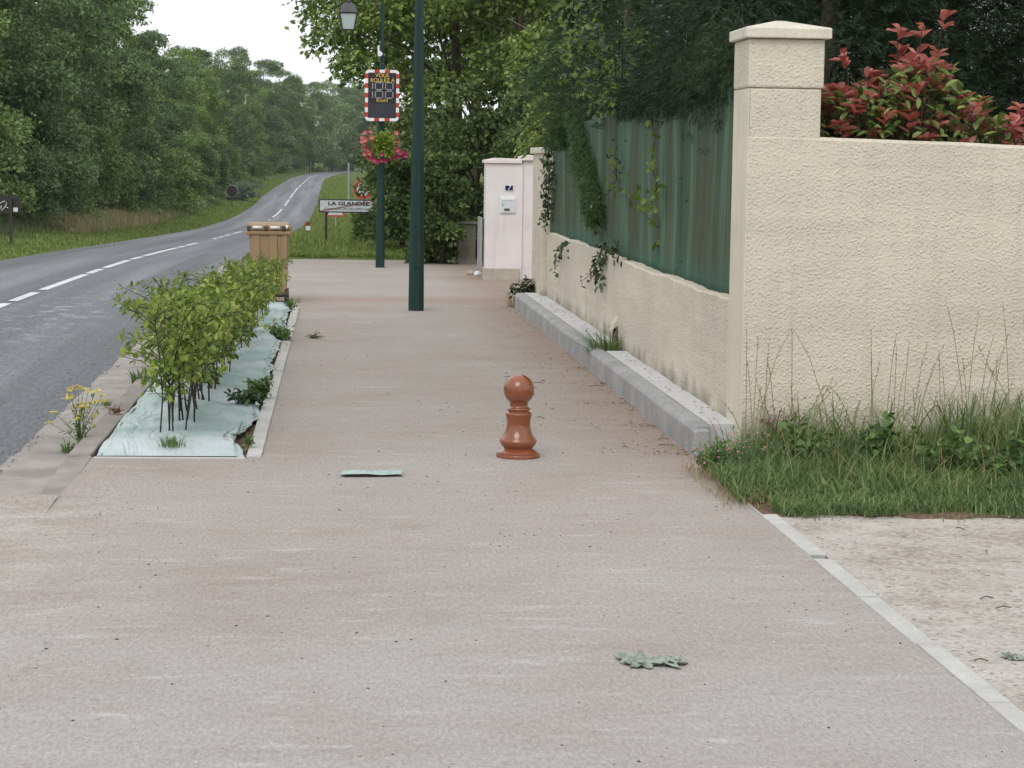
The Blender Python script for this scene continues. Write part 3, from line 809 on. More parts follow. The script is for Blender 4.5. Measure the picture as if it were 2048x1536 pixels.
# pale pink gate pillar with letterbox
gp = thing('gate_pillar', 'pale pink rendered gate pillar with stepped coping and grey plinth', 'pillar', (2.40, 37.3, 0))
b = MB(); b.box(.0, .60, 0, .5, .0, 1.885); b.build('shaft', M_PINK, gp, bevel=.006)
b = MB(); b.box(.602, .83, .04, .46, .0, 1.93); b.build('side_shaft', M_PINK, gp, bevel=.006)
b = MB(); b.box(-.035, .58, -.04, .54, 1.887, 1.935); b.prism([(-.035, 1.9352), (.58, 1.9352), (.5, 1.965), (.16, 1.972)], 'y', .0, .5); b.build('coping', M_PINKCAP, gp, bevel=.006)
b = MB(); b.box(.55, .88, -.02, .55, 1.937, 2.0); b.prism([(.55, 2.0002), (.88, 2.0002), (.80, 2.02), (.66, 2.026)], 'y', .02, .5); b.build('side_coping', M_PINKCAP, gp, bevel=.006)
b = MB(); b.box(-.03, .56, -.06, .52, -.1, .19); b.build('plinth', M_PLINTH, gp, bevel=.012)
nb = thing('number_plate', 'small navy house number plate reading 7 on the pink pillar', 'house number', (2.40+.375, 37.296, 1.49))
b = MB(); b.box(-.075, .075, -.006, 0, -.052, .052); b.build('plate_border', M_WHITE, nb)
b = MB(); b.box(-.063, .063, -.010, -.0065, -.040, .040); b.build('plate', M_NAVY, nb)
text_obj('digit', '7', .105, M_WHITE, nb, (0, -.012, .0), .002, .15)
lb = thing('letterbox', 'white metal letterbox set into the pink gate pillar below the number', 'letterbox', (2.40+.36, 37.297, 1.22))
b = MB(); b.box(-.125, .125, -.02, 0, -.14, .14); b.build('casing', M_WHITE, lb, bevel=.004)
b = MB(); b.box(-.105, .105, -.034, -.0205, .065, .108); b.build('flap', M_WHITE, lb, bevel=.004)
b = MB(); b.box(-.11, .112, -.026, -.0205, -.125, .045); b.build('door', M_SIGNW, lb, bevel=.003)
b = MB(); b.lathe([(.012, 0), (.012, .004)], 14, (-.09, -.03, .0)); b.build('lock', M_BLACK, lb)
b = MB(); b.box(-.06, .025, -.030, -.0265, -.10, -.062); b.build('name_card', M_BINDK, lb)

# narrow white gate leaf and ivy-grown pillar behind
gl = thing('garden_gate', 'narrow grey gate leaf hidden beside the pink gate pillar', 'gate', (2.32, 37.6, 0))
b = MB(); b.box(.02, .05, 0, .8, .12, 1.0); b.build('gate_leaf', M_GREY, gl, bevel=.006)
M_GP = m_concrete('dark_post_concrete', (.20, .19, .15), .45)  # gatepost concrete in a darker tone than the other posts
ip = thing('stone_gatepost', 'low pale stone gatepost smothered by dark shrubs', 'gatepost', tuple(P(932, 528)))
b = MB(); b.box(-.17, .17, -.1, .25, -.05, .74); b.build('post_body', M_GP, ip, bevel=.02)
b = MB(); b.box(-.2, .2, -.13, .28, .742, .79); b.build('post_cap', M_GP, ip, bevel=.012)

# ------------------------------------------------------------------ bollard
bo = thing('bollard', 'glossy terracotta bollard with a ball top on the pavement', 'bollard', tuple(P(1036, 914)))
k = 1/2381.0
def pr(lst): return [(r*k, (1470-y)*k) for y, r in lst]
b = MB(); b.lathe(pr([(1470, 338), (1430, 342), (1419, 336), (1416, 306), (1392, 306), (1372, 285), (1350, 235), (1341, 224)]), 64)
b.build('base', M_TERRA, bo, auto=40)
b = MB(); b.lathe(pr([(1341, 222), (1328, 222), (1310, 240), (1285, 262), (1250, 280), (1222, 287), (1205, 285), (1180, 268), (1150, 245), (1110, 220), (1060, 199), (1000, 184), (950, 180), (900, 184), (850, 194), (815, 203), (795, 204), (782, 198), (770, 176), (764, 161), (742, 160), (736, 171), (726, 181), (716, 180), (706, 168), (694, 148)]), 64)
b.build('body', M_TERRA, bo, auto=50)
pp = [(694, 146), (684, 137), (665, 136), (645, 142)]
for a in np.linspace(math.acos(.585)+math.pi/2+.0, 0, 26):
    pass
th0 = math.asin(146/238)
for a in np.linspace(math.pi-th0, .02, 30): pp.append((426-238*math.cos(a), 238*math.sin(a)))
b = MB(); b.lathe(pr(pp), 64); b.build('ball', M_TERRA, bo, auto=50)

# ------------------------------------------------------------------ lamp posts
l1 = thing('lamp_post', 'thick dark green tapering lamp post standing mid-pavement', 'lamp post', tuple(P(832, 621)))
b = MB(); b.lathe([(.106, -.02), (.104, .3), (.098, .95), (.077, 2.4), (.057, 4.0), (.040, 6.0), (.036, 6.6)], 8)
b.build('pole', M_GREEN, l1)
b = MB(); b.box(-.045, .045, -.108, -.095, .55, .85); b.build('access_door', M_GREEN, l1, bevel=.004)
Q2 = P(760, 535)
l2 = thing('street_lamp', 'slim dark green street lamp with hanging black lantern and flower basket', 'street lamp', tuple(Q2))
b = MB(); b.lathe([(.088, -.02), (.085, .4), (.074, 1.4), (.064, 2.6), (.055, 3.6), (.036, 3.62), (.034, 4.2), (.03, 5.2)], 8); b.build('pole', M_GREEN, l2)
LX, LZ = -.60, 4.10
b = MB(); b.tube([(0, 0, 4.75), (-.08, 0, 4.98), (-.28, 0, 5.08), (-.5, 0, 5.02), (LX, 0, 4.86), (LX, 0, 4.70)], .016, 8)
b.tube([(0, 0, 4.45), (-.16, 0, 4.72), (-.28, 0, 5.06)], .011, 8); b.build('bracket', M_LANT, l2, True)
lan = MB()
def fr(r0, z0, r1, z1):
    q = math.sqrt(2)
    return [(-r0, -r0, z0), (r0, -r0, z0), (r0, r0, z0), (-r0, r0, z0), (-r1, -r1, z1), (r1, -r1, z1), (r1, r1, z1), (-r1, r1, z1)]
FB = [(3, 2, 1, 0), (4, 5, 6, 7), (0, 1, 5, 4), (1, 2, 6, 5), (2, 3, 7, 6), (3, 0, 4, 7)]
def off(vs): return [(x+LX, y, z+LZ) for x, y, z in vs]
lan.add(off(fr(.155, .37, .165, .392)), FB); lan.add(off(fr(.098, .085, .104, .10)), FB)
for sx in (-1, 1):
    for sy in (-1, 1):
        lan.tube(off([(sx*.100, sy*.100, .09), (sx*.148, sy*.148, .375)]), .010, 6)
        lan.tube(off([(sx*.098, sy*.098, .09), (sx*.06, sy*.06, .02), (0, 0, -.01)]), .008, 6)
lan.lathe([(.012, -.02), (.02, 0), (.012, .02)], 10, (LX, 0, LZ))
lo = lan.build('lantern', M_LANT, l2)
g = MB(); g.add(off(fr(.092, .10, .140, .37)), FB); g.build('glass', M_GLASS, lo)
g = MB(); g.add(off(fr(.155, .394, .10, .54)), FB); g.add(off(fr(.10, .541, .03, .575)), FB); g.lathe([(.035, .575), (.04, .59), (.022, .62), (.015, .65)], 12, (LX, 0, LZ)); g.build('lantern_roof', M_LANT, lo)
cb = thing('sensor_box', 'small white sensor box clamped to the lamp above the speed display', 'sensor', (Q2.x-.045, Q2.y-.1, 3.80))
b = MB(); b.prism([(-.04, .10), (-.005, .12), (.0, .03), (.06, -.02), (.03, -.07), (-.03, -.07)], 'y', -.04, .04); b.build('housing', M_WHITE, cb, bevel=.008)
b = MB(); b.box(.0, .06, .02, .1, -.05, -.02); b.build('clamp', M_GREY, cb)

# radar speed display
sp = thing('speed_display', 'roadside speed display with red and white striped border on lamp', 'speed sign', (Q2.x+.005, Q2.y-.13, 3.045))
SW, SH = .60, .90
def rrect(w, h, r, n=6):
    o = []
    for cx, cz, a0 in ((w/2-r, h/2-r, 0), (-w/2+r, h/2-r, 90), (-w/2+r, -h/2+r, 180), (w/2-r, -h/2+r, 270)):
        for i in range(n+1):
            a = R(a0+90*i/n); o.append((cx+r*math.cos(a), cz+r*math.sin(a)))
    return o
b = MB(); b.prism(rrect(SW-.03, SH-.03, .06), 'y', -.035, .07); b.build('cabinet', M_BLACK, sp)
def border(parent, flag):
    # straight bands along each side
    t0 = .052
    def out(b): b.build('red_band' if flag else 'white_band', M_RED if flag else M_WHITE, parent)
    hw, hh = SW/2, SH/2; r = .07
    nv, nh = 9, 5
    for side in (-1, 1):
        L = (2*hh-2*r)
        for i in range(nv):
            if (i % 2 == 0) == flag:
                z0 = -hh+r+L*i/nv; b = MB(); b.box(side*hw-(t0 if side > 0 else 0), side*hw+(0 if side > 0 else t0), -.05, -.0352, z0, z0+L/nv); out(b)
        L2 = 2*hw-2*r
        for i in range(nh):
            if (i % 2 == 0) == (not flag):
                x0 = -hw+r+L2*i/nh; b = MB(); b.box(x0, x0+L2/nh, -.05, -.0352, side*hh-(t0 if side > 0 else 0), side*hh+(0 if side > 0 else t0)); out(b)
    if not flag:
        for sx in (-1, 1):
            for sz in (-1, 1):
                cx, cz = sx*(hw-r), sz*(hh-r)
                a0 = {(1, 1): 0, (-1, 1): 90, (-1, -1): 180, (1, -1): 270}[(sx, sz)]
                o = [(cx+r*math.cos(R(a0+90*i/6)), cz+r*math.sin(R(a0+90*i/6))) for i in range(7)]
                ii = [(cx+(r-t0)*math.cos(R(a0+90*i/6)), cz+(r-t0)*math.sin(R(a0+90*i/6))) for i in range(7)]
                b = MB(); b.prism(o+ii[::-1], 'y', -.05, -.0352); out(b)
border(sp, True)
border(sp, False)
b = MB(); b.box(-.244, .244, -.042, -.0355, -.135, .395); b.build('display_panel', M_PANEL, sp)
b = MB(); b.box(-.244, .244, -.044, -.0355, -.395, -.14); b.build('solar_panel', M_SOLAR, sp)
text_obj('caption', 'VOUS', .098, M_YEL, sp, (-.0, -.045, .348), .002, 0, .24, .0)
text_obj('caption', 'ROULEZ À', .092, M_YEL, sp, (.005, -.045, .262), .002, 0, .42, .0)
text_obj('unit', 'Km/H', .085, M_YEL, sp, (.0, -.045, -.09), .002, 0, .19, .0)
sg = MB()
def seg7(cx, cz, w, h, segs):
    t = .017; g = .006
    for s in segs:
        if s in 'abg'[0:1] or s in 'gd':
            z = {'a': h/2, 'g': 0, 'd': -h/2}[s]; 
            for zz in ((z,) if s != 'g' else (.014, -.014)): sg.box(cx-w/2+t/2+g, cx+w/2-t/2-g, -.046, -.0422, cz+zz-t/2, cz+zz+t/2)
        else:
            x = -w/2 if s in 'fe' else w/2; z0 = g+.016 if s in 'fb' else -h/2+g
            sg.box(cx+x-t/2, cx+x+t/2, -.046, -.0422, cz+z0, cz+z0+h/2-2*g-.016)
seg7(-.195, .09, .05, .27, 'bc'); seg7(-.055, .09, .13, .27, 'abcdefg'); seg7(.125, .09, .13, .27, 'abcdefg')
sg.build('digits', M_SEG, sp)

# flower basket
fb = thing('flower_basket', 'hanging basket of pink and magenta flowers round the lamp post', 'flower basket', (Q2.x+.02, Q2.y-.12, 2.14))
b = MB(); b.lathe([(.08, -.10), (.13, -.06), (.16, .03), (.16, .05)], 20); b.build('pot', M_GREEN, fb, True)
rng = np.random.default_rng(11)
def ball_pts(n, c, r, lo=.6):
    d = rdir(rng, n); q = lo+(1-lo)*rng.random(n); return np.asarray(c)+d*q[:, None]*np.asarray(r), d
def flower_mesh(name, pts, dirs, size, mat, parent, petals=5):
    n = len(pts); d = unit(dirs); ref = np.where(np.abs(d[:, 2:3]) < .9, [[0, 0, 1.]], [[1., 0, 0]])
    a = unit(np.cross(d, ref)); c = np.cross(d, a); P_, A_, N_ = [], [], []
    for k in range(petals):
        q = 2*math.pi*k/petals
        P_.append(pts); A_.append(a*math.cos(q)+c*math.sin(q)+d*.35); N_.append(d)
    me = leaf_mesh(name, np.concatenate(P_), np.concatenate(A_), np.concatenate(N_), size, size*.85, .1)
    return link(name, me, mat, parent)
c1, d1 = ball_pts(420, (.02, -.16, .03), (.17, .14, .20), .3)
link('leaves', leaf_mesh('leaves', c1, d1+rdir(rng, 420)*.6, rdir(rng, 420)+[0, -.5, .6], .09, .06, .2, True), LF_LIME, fb)
c3, d3 = ball_pts(400, (0, .03, .02), (.38, .3, .22), .4)
link('leaves', leaf_mesh('leaves', c3, d3+rdir(rng, 400)*.6, rdir(rng, 400)+[0, -.5, .6], .07, .045, .2, True), LF_WEED, fb)
def one_flower(name, size, mat):
    q = np.arange(5)*2*math.pi/5; A = np.stack([np.cos(q), np.sin(q), np.full(5, .35)], 1)
    me = leaf_mesh(name, np.zeros((5, 3)), A, np.tile([[0, 0, 1.]], (5, 1)), size, size*.95, .1); me.materials.append(mat); return me
fm1, fm2 = one_flower('flower', .055, LF_PET1), one_flower('flower', .052, LF_PET2)
def put_flowers(me, groups, parent):
    for n, c, r in groups:
        p_, d_ = ball_pts(n, c, r, .55)
        for p, d in zip(p_, d_):
            o = bpy.data.objects.new('flower', me); COL.objects.link(o); o.parent = parent; o.location = p
            o.rotation_euler = Vector((d[0], d[1]-1.1, d[2]+.2)).to_track_quat('Z', 'Y').to_euler()
put_flowers(fm1, ((34, (.20, -.05, -.09), (.24, .2, .15)), (18, (-.05, -.07, -.17), (.22, .2, .10))), fb)
put_flowers(fm2, ((27, (-.22, -.05, .08), (.20, .2, .20)), (9, (.2, -.05, .18), (.18, .15, .08)), (11, (-.26, -.05, -.1), (.14, .15, .1))), fb)

# ------------------------------------------------------------------ wheeled bin
bp = P(537, 606)
bn = thing('wheelie_bin', 'tan two-wheeled waste bin behind the hedge', 'bin', (bp.x, bp.y, 0))
b = MB(); b.box(-.262, .262, 0, .62, .07, .93, .035, .05)
b.build('body', M_BIN, bn, bevel=.055, seg=5)
b = MB()
for x0, x1 in ((-.225, -.115), (.005, .115), (.175, .245)): b.box(x0, x1, -.009, .02, .12, .955, .008, 0)
b.build('ribs', M_BIN, bn, bevel=.009, seg=3)
b = MB(); b.box(-.30, .30, -.03, .68, .90, .955)
b.build('rim', M_BIN, bn, bevel=.02, seg=4)
b = MB(); b.box(-.295, .295, .0, .70, .957, 1.02); b.prism([(.0, 1.021), (.70, 1.021), (.6, 1.055), (.1, 1.055)], 'x', -.27, .27)
b.build('lid', M_BIN, bn, bevel=.012)
for x0, x1 in ((-.285, -.245), (-.06, -.015), (.17, .215)): b = MB(); b.box(x0, x1, -.052, -.002, .965, 1.02); b.build('hinge_gap', M_BINDK, bn, bevel=.004)  # dark blocks stand in for the shaded gaps at the lid hinges
for x0, x1 in ((-.21, -.085), (.02, .145)):
    b = MB(); b.tube([(x0, -.045, 1.0), (x1, -.045, 1.0)], .019, 12); b.build('handle', M_WHITE, bn, True)  # white colour paints in the reflections on the handle pockets
b = MB(); b.box(.215, .262, -.05, -.003, .985, 1.03, .012, 0); b.build('end_clip', M_WHITE, bn, bevel=.01)
for x in (-.27, .21):
    b = MB(); n = 24
    b.tube([(x, .04, .10), (x+.055, .04, .10)], .10, 24); w = b.build('wheel', M_RUBBER, bn, auto=40)
    b = MB(); b.tube([(x-.004, .04, .10), (x+.059, .04, .10)], .05, 16); b.build('hub', M_BINDK, w)
b = MB(); b.tube([(-.25, .04, .10), (.25, .04, .10)], .012, 8); b.build('axle', M_RUBBER, bn)

# ------------------------------------------------------------------ road signs
def post(mb, x, y, z0, z1, w=.04): mb.box(x-w/2, x+w/2, y-w/2, y+w/2, z0, z1)
tb = P(652, 494)
ts = thing('town_sign', 'white place-name sign reading LA GLANDÉE, struck through in red', 'road sign', (tb.x, tb.y, 0))
sc = tb.y/FPX
x0, x1, zc, hh = (637-652)*sc, (752-652)*sc, 1.9-(411-320)*sc, 13.2*sc
xc, wd = (x0+x1)/2, (x1-x0)
b = MB(); b.prism([(xc+p[0], zc+p[1]) for p in rrect(wd, hh*2, .04)], 'y', -.012, .012); b.build('board', M_BLACK, ts)
b = MB(); b.prism([(xc+p[0], zc+p[1]) for p in rrect(wd-.05, hh*2-.05, .03)], 'y', -.0165, -.0125); b.build('face', M_SIGNW, ts)
text_obj('place_name', 'LA GLANDÉE', .112, M_BLACK, ts, (xc+.02, -.0185, zc+.050), .0015, 0, .90, .004)
text_obj('subtitle', 'Commune de VILLIERS-en-B', .072, M_LANT, ts, (xc, -.0185, zc-.062), .0015, .25, 1.04)
b = MB(); a0, a1 = (x0+.03, zc-hh+.03), (x1-.03, zc+hh-.03)
b.prism([(a0[0], a0[1]-.009), (a1[0], a1[1]-.009), (a1[0], a1[1]+.009), (a0[0], a0[1]+.009)], 'y', -.0225, -.0205); b.build('strike_bar', M_DKRED, ts)
b = MB(); post(b, 0, .04, -.3, zc+hh-.04, .055); b.build('post', M_POST, ts)
b = MB(); post(b, (742-652)*sc, .04, -.3, zc+hh-.04, .055); b.build('post', M_GREY, ts)

def gz(x, y): return float(verge_z(np.array([x]), np.array([y]))[0])
# red ring sign and warning triangle further down the verge
c = PY(727, 378, 98); z0 = gz(c.x, 98)
rs = thing('round_sign', 'round red-bordered sign half hidden in leaves beyond the town sign', 'road sign', (c.x, 98, z0))
def disc(mb, r, y0, y1, cx=0, cz=0, n=36, r2=0):
    o = [(cx+r*math.cos(2*math.pi*i/n), cz+r*math.sin(2*math.pi*i/n)) for i in range(n)]
    if not r2: mb.prism(o, 'y', y0, y1); return
    for i in range(n):
        q = [o[i], o[(i+1) % n], tuple(cx*(1-r2/r)+v*(r2/r) if j == 0 else cz*(1-r2/r)+v*(r2/r) for j, v in enumerate(o[(i+1) % n])), tuple(cx*(1-r2/r)+v*(r2/r) if j == 0 else cz*(1-r2/r)+v*(r2/r) for j, v in enumerate(o[i]))]
        mb.prism(q, 'y', y0, y1)
b = MB(); disc(b, .43, -.02, 0, 0, c.z-z0); b.build('disc', M_SIGNW, rs)
b = MB(); disc(b, .425, -.026, -.021, 0, c.z-z0, 36, .29); b.build('red_ring', M_RED, rs)
b = MB(); post(b, .0, .04, -.3, c.z-z0+.4, .06); b.build('post', M_GREY, rs)
c = PY(671, 433, 112); z0 = gz(c.x, 112)
tsn = thing('warning_triangle', 'small red-edged warning triangle behind the town sign', 'road sign', (c.x, 112, z0))
zb = c.z-z0
tri = [(-.5, zb), (.5, zb), (0, zb+.86)]; tri2 = [(-.38, zb+.07), (.38, zb+.07), (0, zb+.72)]
b = MB(); b.prism(tri, 'y', -.02, 0); b.build('plate', M_RED, tsn)
b = MB(); b.prism(tri2, 'y', -.025, -.0205); b.build('face', M_SIGNW, tsn)
b = MB(); post(b, 0, .04, -.3, zb+.6, .06); b.build('post', M_GREY, tsn)
c = PY(616, 457, 92); z0 = gz(c.x, 92)
mp = thing('marker_post', 'short red and white marker post on the right road edge', 'marker post', (c.x, 92, z0))
zc2 = c.z-z0
b = MB(); b.lathe([(.095, zc2-.26), (.095, zc2-.075)], 16); b.lathe([(.095, zc2+.105), (.095, zc2+.26)], 16); b.build('red_band', M_DKRED, mp, auto=40)
b = MB(); b.lathe([(.096, zc2-.0748), (.096, zc2+.1048)], 16); b.build('white_band', M_WHITE, mp, auto=40)
b = MB(); b.lathe([(.07, -.2), (.07, zc2-.262)], 12); b.build('stem', M_GREY, mp, auto=40)
# round sign seen from behind with a plate beneath, across the road
c = PY(464, 382, 190); zb0 = 1.9-(411-316.8)/FPX*190
rb = thing('round_sign', 'round sign seen from its dark back with a plate beneath', 'road sign', (c.x, 190, zb0))
b = MB(); disc(b, .46, 0, .02, 0, c.z-zb0); b.build('disc', M_SIGNBK, rb)
b = MB(); disc(b, .485, .021, .03, 0, c.z-zb0, 36, .44); b.build('rim', M_SIGNW, rb)
b = MB(); b.box(-.45, .45, 0, .02, c.z-zb0-.78, c.z-zb0-.53); b.build('plate', M_SIGNBK, rb)
b = MB(); post(b, 0, -.04, -.5, c.z-zb0+.3, .07); b.build('post', M_SIGNBK, rb)
# big sign at the left edge, dark back, graffiti
sy = 62; c = PY(22, 409, sy); zb0 = 1.9-(470-310.5)/FPX*sy; s_ = sy/FPX
bs = thing('large_sign', 'dark back of a large road sign with white graffiti at left edge', 'road sign', (c.x, sy, zb0))
zc3 = c.z-zb0
b = MB(); b.prism([(p[0]-1.0+18*s_, zc3+p[1]) for p in rrect(2.0, 34*s_, .07)], 'y', 0, .03); b.build('board', M_SIGNBK, bs)
b = MB()
for i, pts in enumerate([[(-26, -8), (-22, 2), (-12, 7), (-8, 3), (-12, -5), (-18, -12)], [(-22, -6), (-18, -2), (-20, -9)], [(-12, -4), (-5, -7)]]):
    b.tube([(x*s_, -.006, zc3+z*s_) for x, z in pts], 1.4*s_*.5, 6)
b.build('graffiti', M_WHITE, bs)
b = MB(); b.box(4*s_, 13*s_, -.006, -.001, zc3-14*s_, zc3-6*s_); b.build('sticker', M_WHITE, bs)
for x in (0, -1.5):
    b = MB(); post(b, x, -.05, -.5, zc3+.15, .07); b.build('post', M_POST, bs)
# thin pale pole before the far bend
c = PY(697, 345, 150); z0 = gz(c.x, 150)
pl = thing('utility_pole', 'thin grey pole at the bend, left of the overhanging tree', 'pole', (c.x, 150, z0))
b = MB(); b.lathe([(.07, -.3), (.06, 3.4)], 8); b.build('shaft', M_GREY, pl)
b = MB(); b.lathe([(.07, 3.4), (.07, 3.5), (.02, 3.55)], 8); b.build('tip', M_GREY, pl)

# ------------------------------------------------------------------ membrane and litter
mem_x = np.linspace(KX1+.02, BX1-.12, 70); mem_y = np.linspace(YB0+.01, YB1+.05, 460)
def memf(X, Y):
    k = (X-mem_x[0])/(mem_x[-1]-mem_x[0])
    w = .007*noise2(X*7+Y*1.4, Y*1.8-X*3, 1)+.004*noise2(X*17+Y*2, Y*3+X*9, 2)+.002*noise2(X*31+Y*7, Y*9, 3)
    fold = .014*np.clip(np.sin(X*17+Y*1.3+2.5*noise1(Y*1.1))-.35, 0, 1)+.014*np.clip(np.sin(X*9-Y*4.2+2*noise1(Y*.9, 4))-.5, 0, 1)+.010*np.abs(noise2(X*13, Y*2.0, 7))
    q = np.clip((Y-YB0)*2.2, 0, 1)
    z = .008+.027*q+w*np.clip(q, .12, 1)+(fold+.02*np.sin(k*math.pi))*q
    Xn = np.where(k > .93, X+.022*noise1(Y*2.1, 2)+.018*noise1(Y*6.3, 5)+.012-.10*np.exp(-((Y-15.5)/.5)**2), X)
    Xn = np.where(k < .03, Xn+.015+.012*noise1(Y*4, 1), Xn)
    z = np.where(k > .95, z-.02, z)
    return np.stack([Xn, Y, z], -1)
mo = grid('weed_membrane', mem_x, mem_y, memf, M_MEMB)
tag(mo, 'wrinkled pale mint weed-control sheet covering the planting bed', 'ground sheet')

M_SCRAP = plain('scrap_sheet', (.25, .285, .245), .7, .45, 26, .2, 0, .01)
def crumple(name, label, c, w, d, h, seed, ncell=26, flat=False):
    rng = np.random.default_rng(seed)
    if flat:
        xs = np.linspace(-w/2, w/2, ncell*2); ys = np.linspace(-d/2, d/2, ncell)
        def f(X, Y):
            z = .012+.006*noise2(X*14, Y*9, seed)+.018*(np.abs(Y)/d)
            return np.stack([X+.012*noise1(Y*20, seed), Y+.10*X+.01*noise1(X*12, seed), np.maximum(z, .004)], -1)
        o = grid(name, xs, ys, f, M_MEMB)
    else:
        V, F, off_ = [], [], 0                 # several torn, rucked tongues of the same sheet
        for q in range(9):
            cx, cy = (rng.random()-.5)*w*.62, (rng.random()-.5)*d*.7
            pw, pd, a = w*(.22+.22*rng.random()), d*(.25+.25*rng.random()), rng.random()*6.28
            u = np.linspace(-1, 1, 15); U, W_ = np.meshgrid(u, u, indexing='ij')
            th = np.arctan2(W_, U); rag = 1+.22*np.sin(th*5+q)+.14*np.sin(th*9+2*q)
            x = U*pw*.5*rag; y = W_*pd*.5*rag
            z = h*(.25+.30*rng.random())+h*.42*np.sin(U*3.1+q)*np.cos(W_*2.7+1.7*q)+h*.16*np.sin(U*8+W_*5+q)+h*.25*rng.normal()*U*.6
            V.append(np.stack([cx+x*math.cos(a)-y*math.sin(a), cy+x*math.sin(a)+y*math.cos(a), np.maximum(z, .003)], -1).reshape(-1, 3))
            i = np.arange(225).reshape(15, 15)+off_; off_ += 225
            F.append(np.stack([i[:-1, :-1], i[1:, :-1], i[1:, 1:], i[:-1, 1:]], -1).reshape(-1, 4))
        F = np.concatenate(F); o = link(name, np_mesh(name, np.concatenate(V), F, np.full(len(F), 4), True), M_SCRAP)
    o.modifiers.new('solid', 'SOLIDIFY').thickness = .003
    o.location = c
    tag(o, label, 'litter', 'torn scraps of mint sheet'); return o
crumple('sheet_scrap', 'flat folded strip of mint sheet lying left of the bollard', tuple(P(745, 951)), .37, .16, .03, 3, flat=True)
crumple('sheet_scrap', 'crumpled torn scrap of mint sheet in the pavement foreground', tuple(P(1292, 1326)), .27, .26, .022, 4)
crumple('sheet_scrap', 'small dark torn scrap of mint sheet on the gravel at right edge', tuple(P(2026, 1316)), .10, .10, .02, 8, 12)

# grit, pebbles and dead leaves
rng = np.random.default_rng(21)
def pebbles(name, x, y, r, mat, flat=.6):
    n = len(x); base = np.array([[1, 0, 0], [-1, 0, 0], [0, 1, 0], [0, -1, 0], [0, 0, 1], [0, 0, -1]], float)
    jit = 1+.3*rng.normal(size=(n, 6, 1))
    V = base[None]*jit*r[:, None, None]*np.stack([1+.4*rng.random(n), np.ones(n), np.full(n, flat)], 1)[:, None, :]
    a = rng.random(n)*6.28; ca, sa = np.cos(a)[:, None], np.sin(a)[:, None]
    V = np.stack([V[..., 0]*ca-V[..., 1]*sa+x[:, None], V[..., 0]*sa+V[..., 1]*ca+y[:, None], V[..., 2]+r[:, None]*flat*.4], -1).reshape(-1, 3)
    f = np.array([[0, 2, 4], [2, 1, 4], [1, 3, 4], [3, 0, 4], [2, 0, 5], [1, 2, 5], [3, 1, 5], [0, 3, 5]])
    F = (np.arange(n)*6)[:, None, None]+f[None]
    return link(name, np_mesh(name, V, F.reshape(-1, 3), np.full(n*8, 3)), mat)
n = 3600; y = 5.5+25*rng.random(n)**1.1; x = -1.5+3.8*rng.random(n); kp = ~((x < BX1) & (y > YB0)) & (rng.random(n) < np.clip(.42+.55*noise2(x*2.1, y*1.6, 4), .05, 1)); x, y = x[kp], y[kp]
tag(pebbles('crumbs', x, y, .0022+.0045*rng.random(len(x))**3, plain('dark_crumb', (.10, .075, .06), .95, .4, 40)), 'dark crumbs of soil and leaf scattered over the pavement', 'grit', kind='stuff')
n = 900; x = 2.42+2.3*rng.random(n); y = 7.5+4.8*rng.random(n)
x2 = -1.8+.9*rng.random(260)**2; y2 = 8.5+4.6*rng.random(260)
tag(pebbles('pebbles', np.concatenate([x, x2]), np.concatenate([y, y2]), np.concatenate([.003+.007*rng.random(n)**3, .003+.005*rng.random(260)**2]), plain('pale_stone', (.46, .42, .37), .9, .3, 30, .15)), 'loose pale pebbles on the gravel drive and by the road edge', 'pebbles', kind='stuff')
n = 900; y = 12+16*rng.random(n)**1.3; x = -2.02-.30*np.abs(rng.normal(size=n))*rng.random(n)+.10*rng.random(n)
pb_ = pebbles('chippings', x, y, .004+.007*rng.random(n)**2, plain('chipping', (.20, .195, .19), .85, .5, 40)); pb_.location.z = -.062
tag(pb_, 'loose grey chippings along the edge of the asphalt', 'chippings', kind='stuff')
n = 1500; y = 6+16*rng.random(n)**1.2; x = -1.4+3.6*rng.random(n); kp = ~((x < BX1) & (y > YB0)); x, y = x[kp], y[kp]
tag(pebbles('pale_grit', x, y, .0016+.004*rng.random(len(x))**3, plain('pale_grit', (.58, .55, .51), .9, .2, 40)), 'pale grit and tiny stones scattered over the pavement', 'grit', kind='stuff')
tw_ = MB()
for i in range(34):
    x_, y_, a_, l_ = (1.5+.75*rng.random() if i < 18 else 2.45+1.6*rng.random()), (15+6*rng.random() if i < 18 else 8.2+3.8*rng.random()), rng.random()*6.28, .04+.10*rng.random()
    tw_.tube([(x_, y_, .006), (x_+math.cos(a_)*l_*.5, y_+math.sin(a_)*l_*.5+.01, .012), (x_+math.cos(a_)*l_, y_+math.sin(a_)*l_, .006)], .0025, 4)
tag(tw_.build('twigs', M_BARK), 'dry twig bits lying by the kerb and on the gravel', 'twigs', kind='stuff')
def litter(name, x, y, L, mat, z=.006):
    n = len(x); c = np.stack([x, y, np.full(n, z)+rng.random(n)*.01], 1)
    a = rng.random(n)*6.28; ax = np.stack([np.cos(a), np.sin(a), rng.normal(size=n)*.25], 1)
    return link(name, leaf_mesh(name, c, ax, rdir(rng, n)*.5+[0, 0, 1], L, np.asarray(L)*.45, .3), mat)
n = 520; y = 14.9+8*rng.random(n)**1.5; y = y+.25*np.sin(y*4); x = 2.31-.55*rng.random(n)**3
n2 = 90; y2 = 24+6*rng.random(n2); x2 = 2.3-.4*rng.random(n2)**2
n3 = 110; y3 = 15+14*rng.random(n3); x3 = 2.46+.14*rng.random(n3)**.7
o = litter('dead_leaves', np.concatenate([x, x2]), np.concatenate([y, y2]), .010+.022*rng.random(n+n2)**1.6, LF_DEAD)
tag(o, 'brown dead leaves drifted along the foot of the raised kerb', 'dead leaves', kind='stuff')
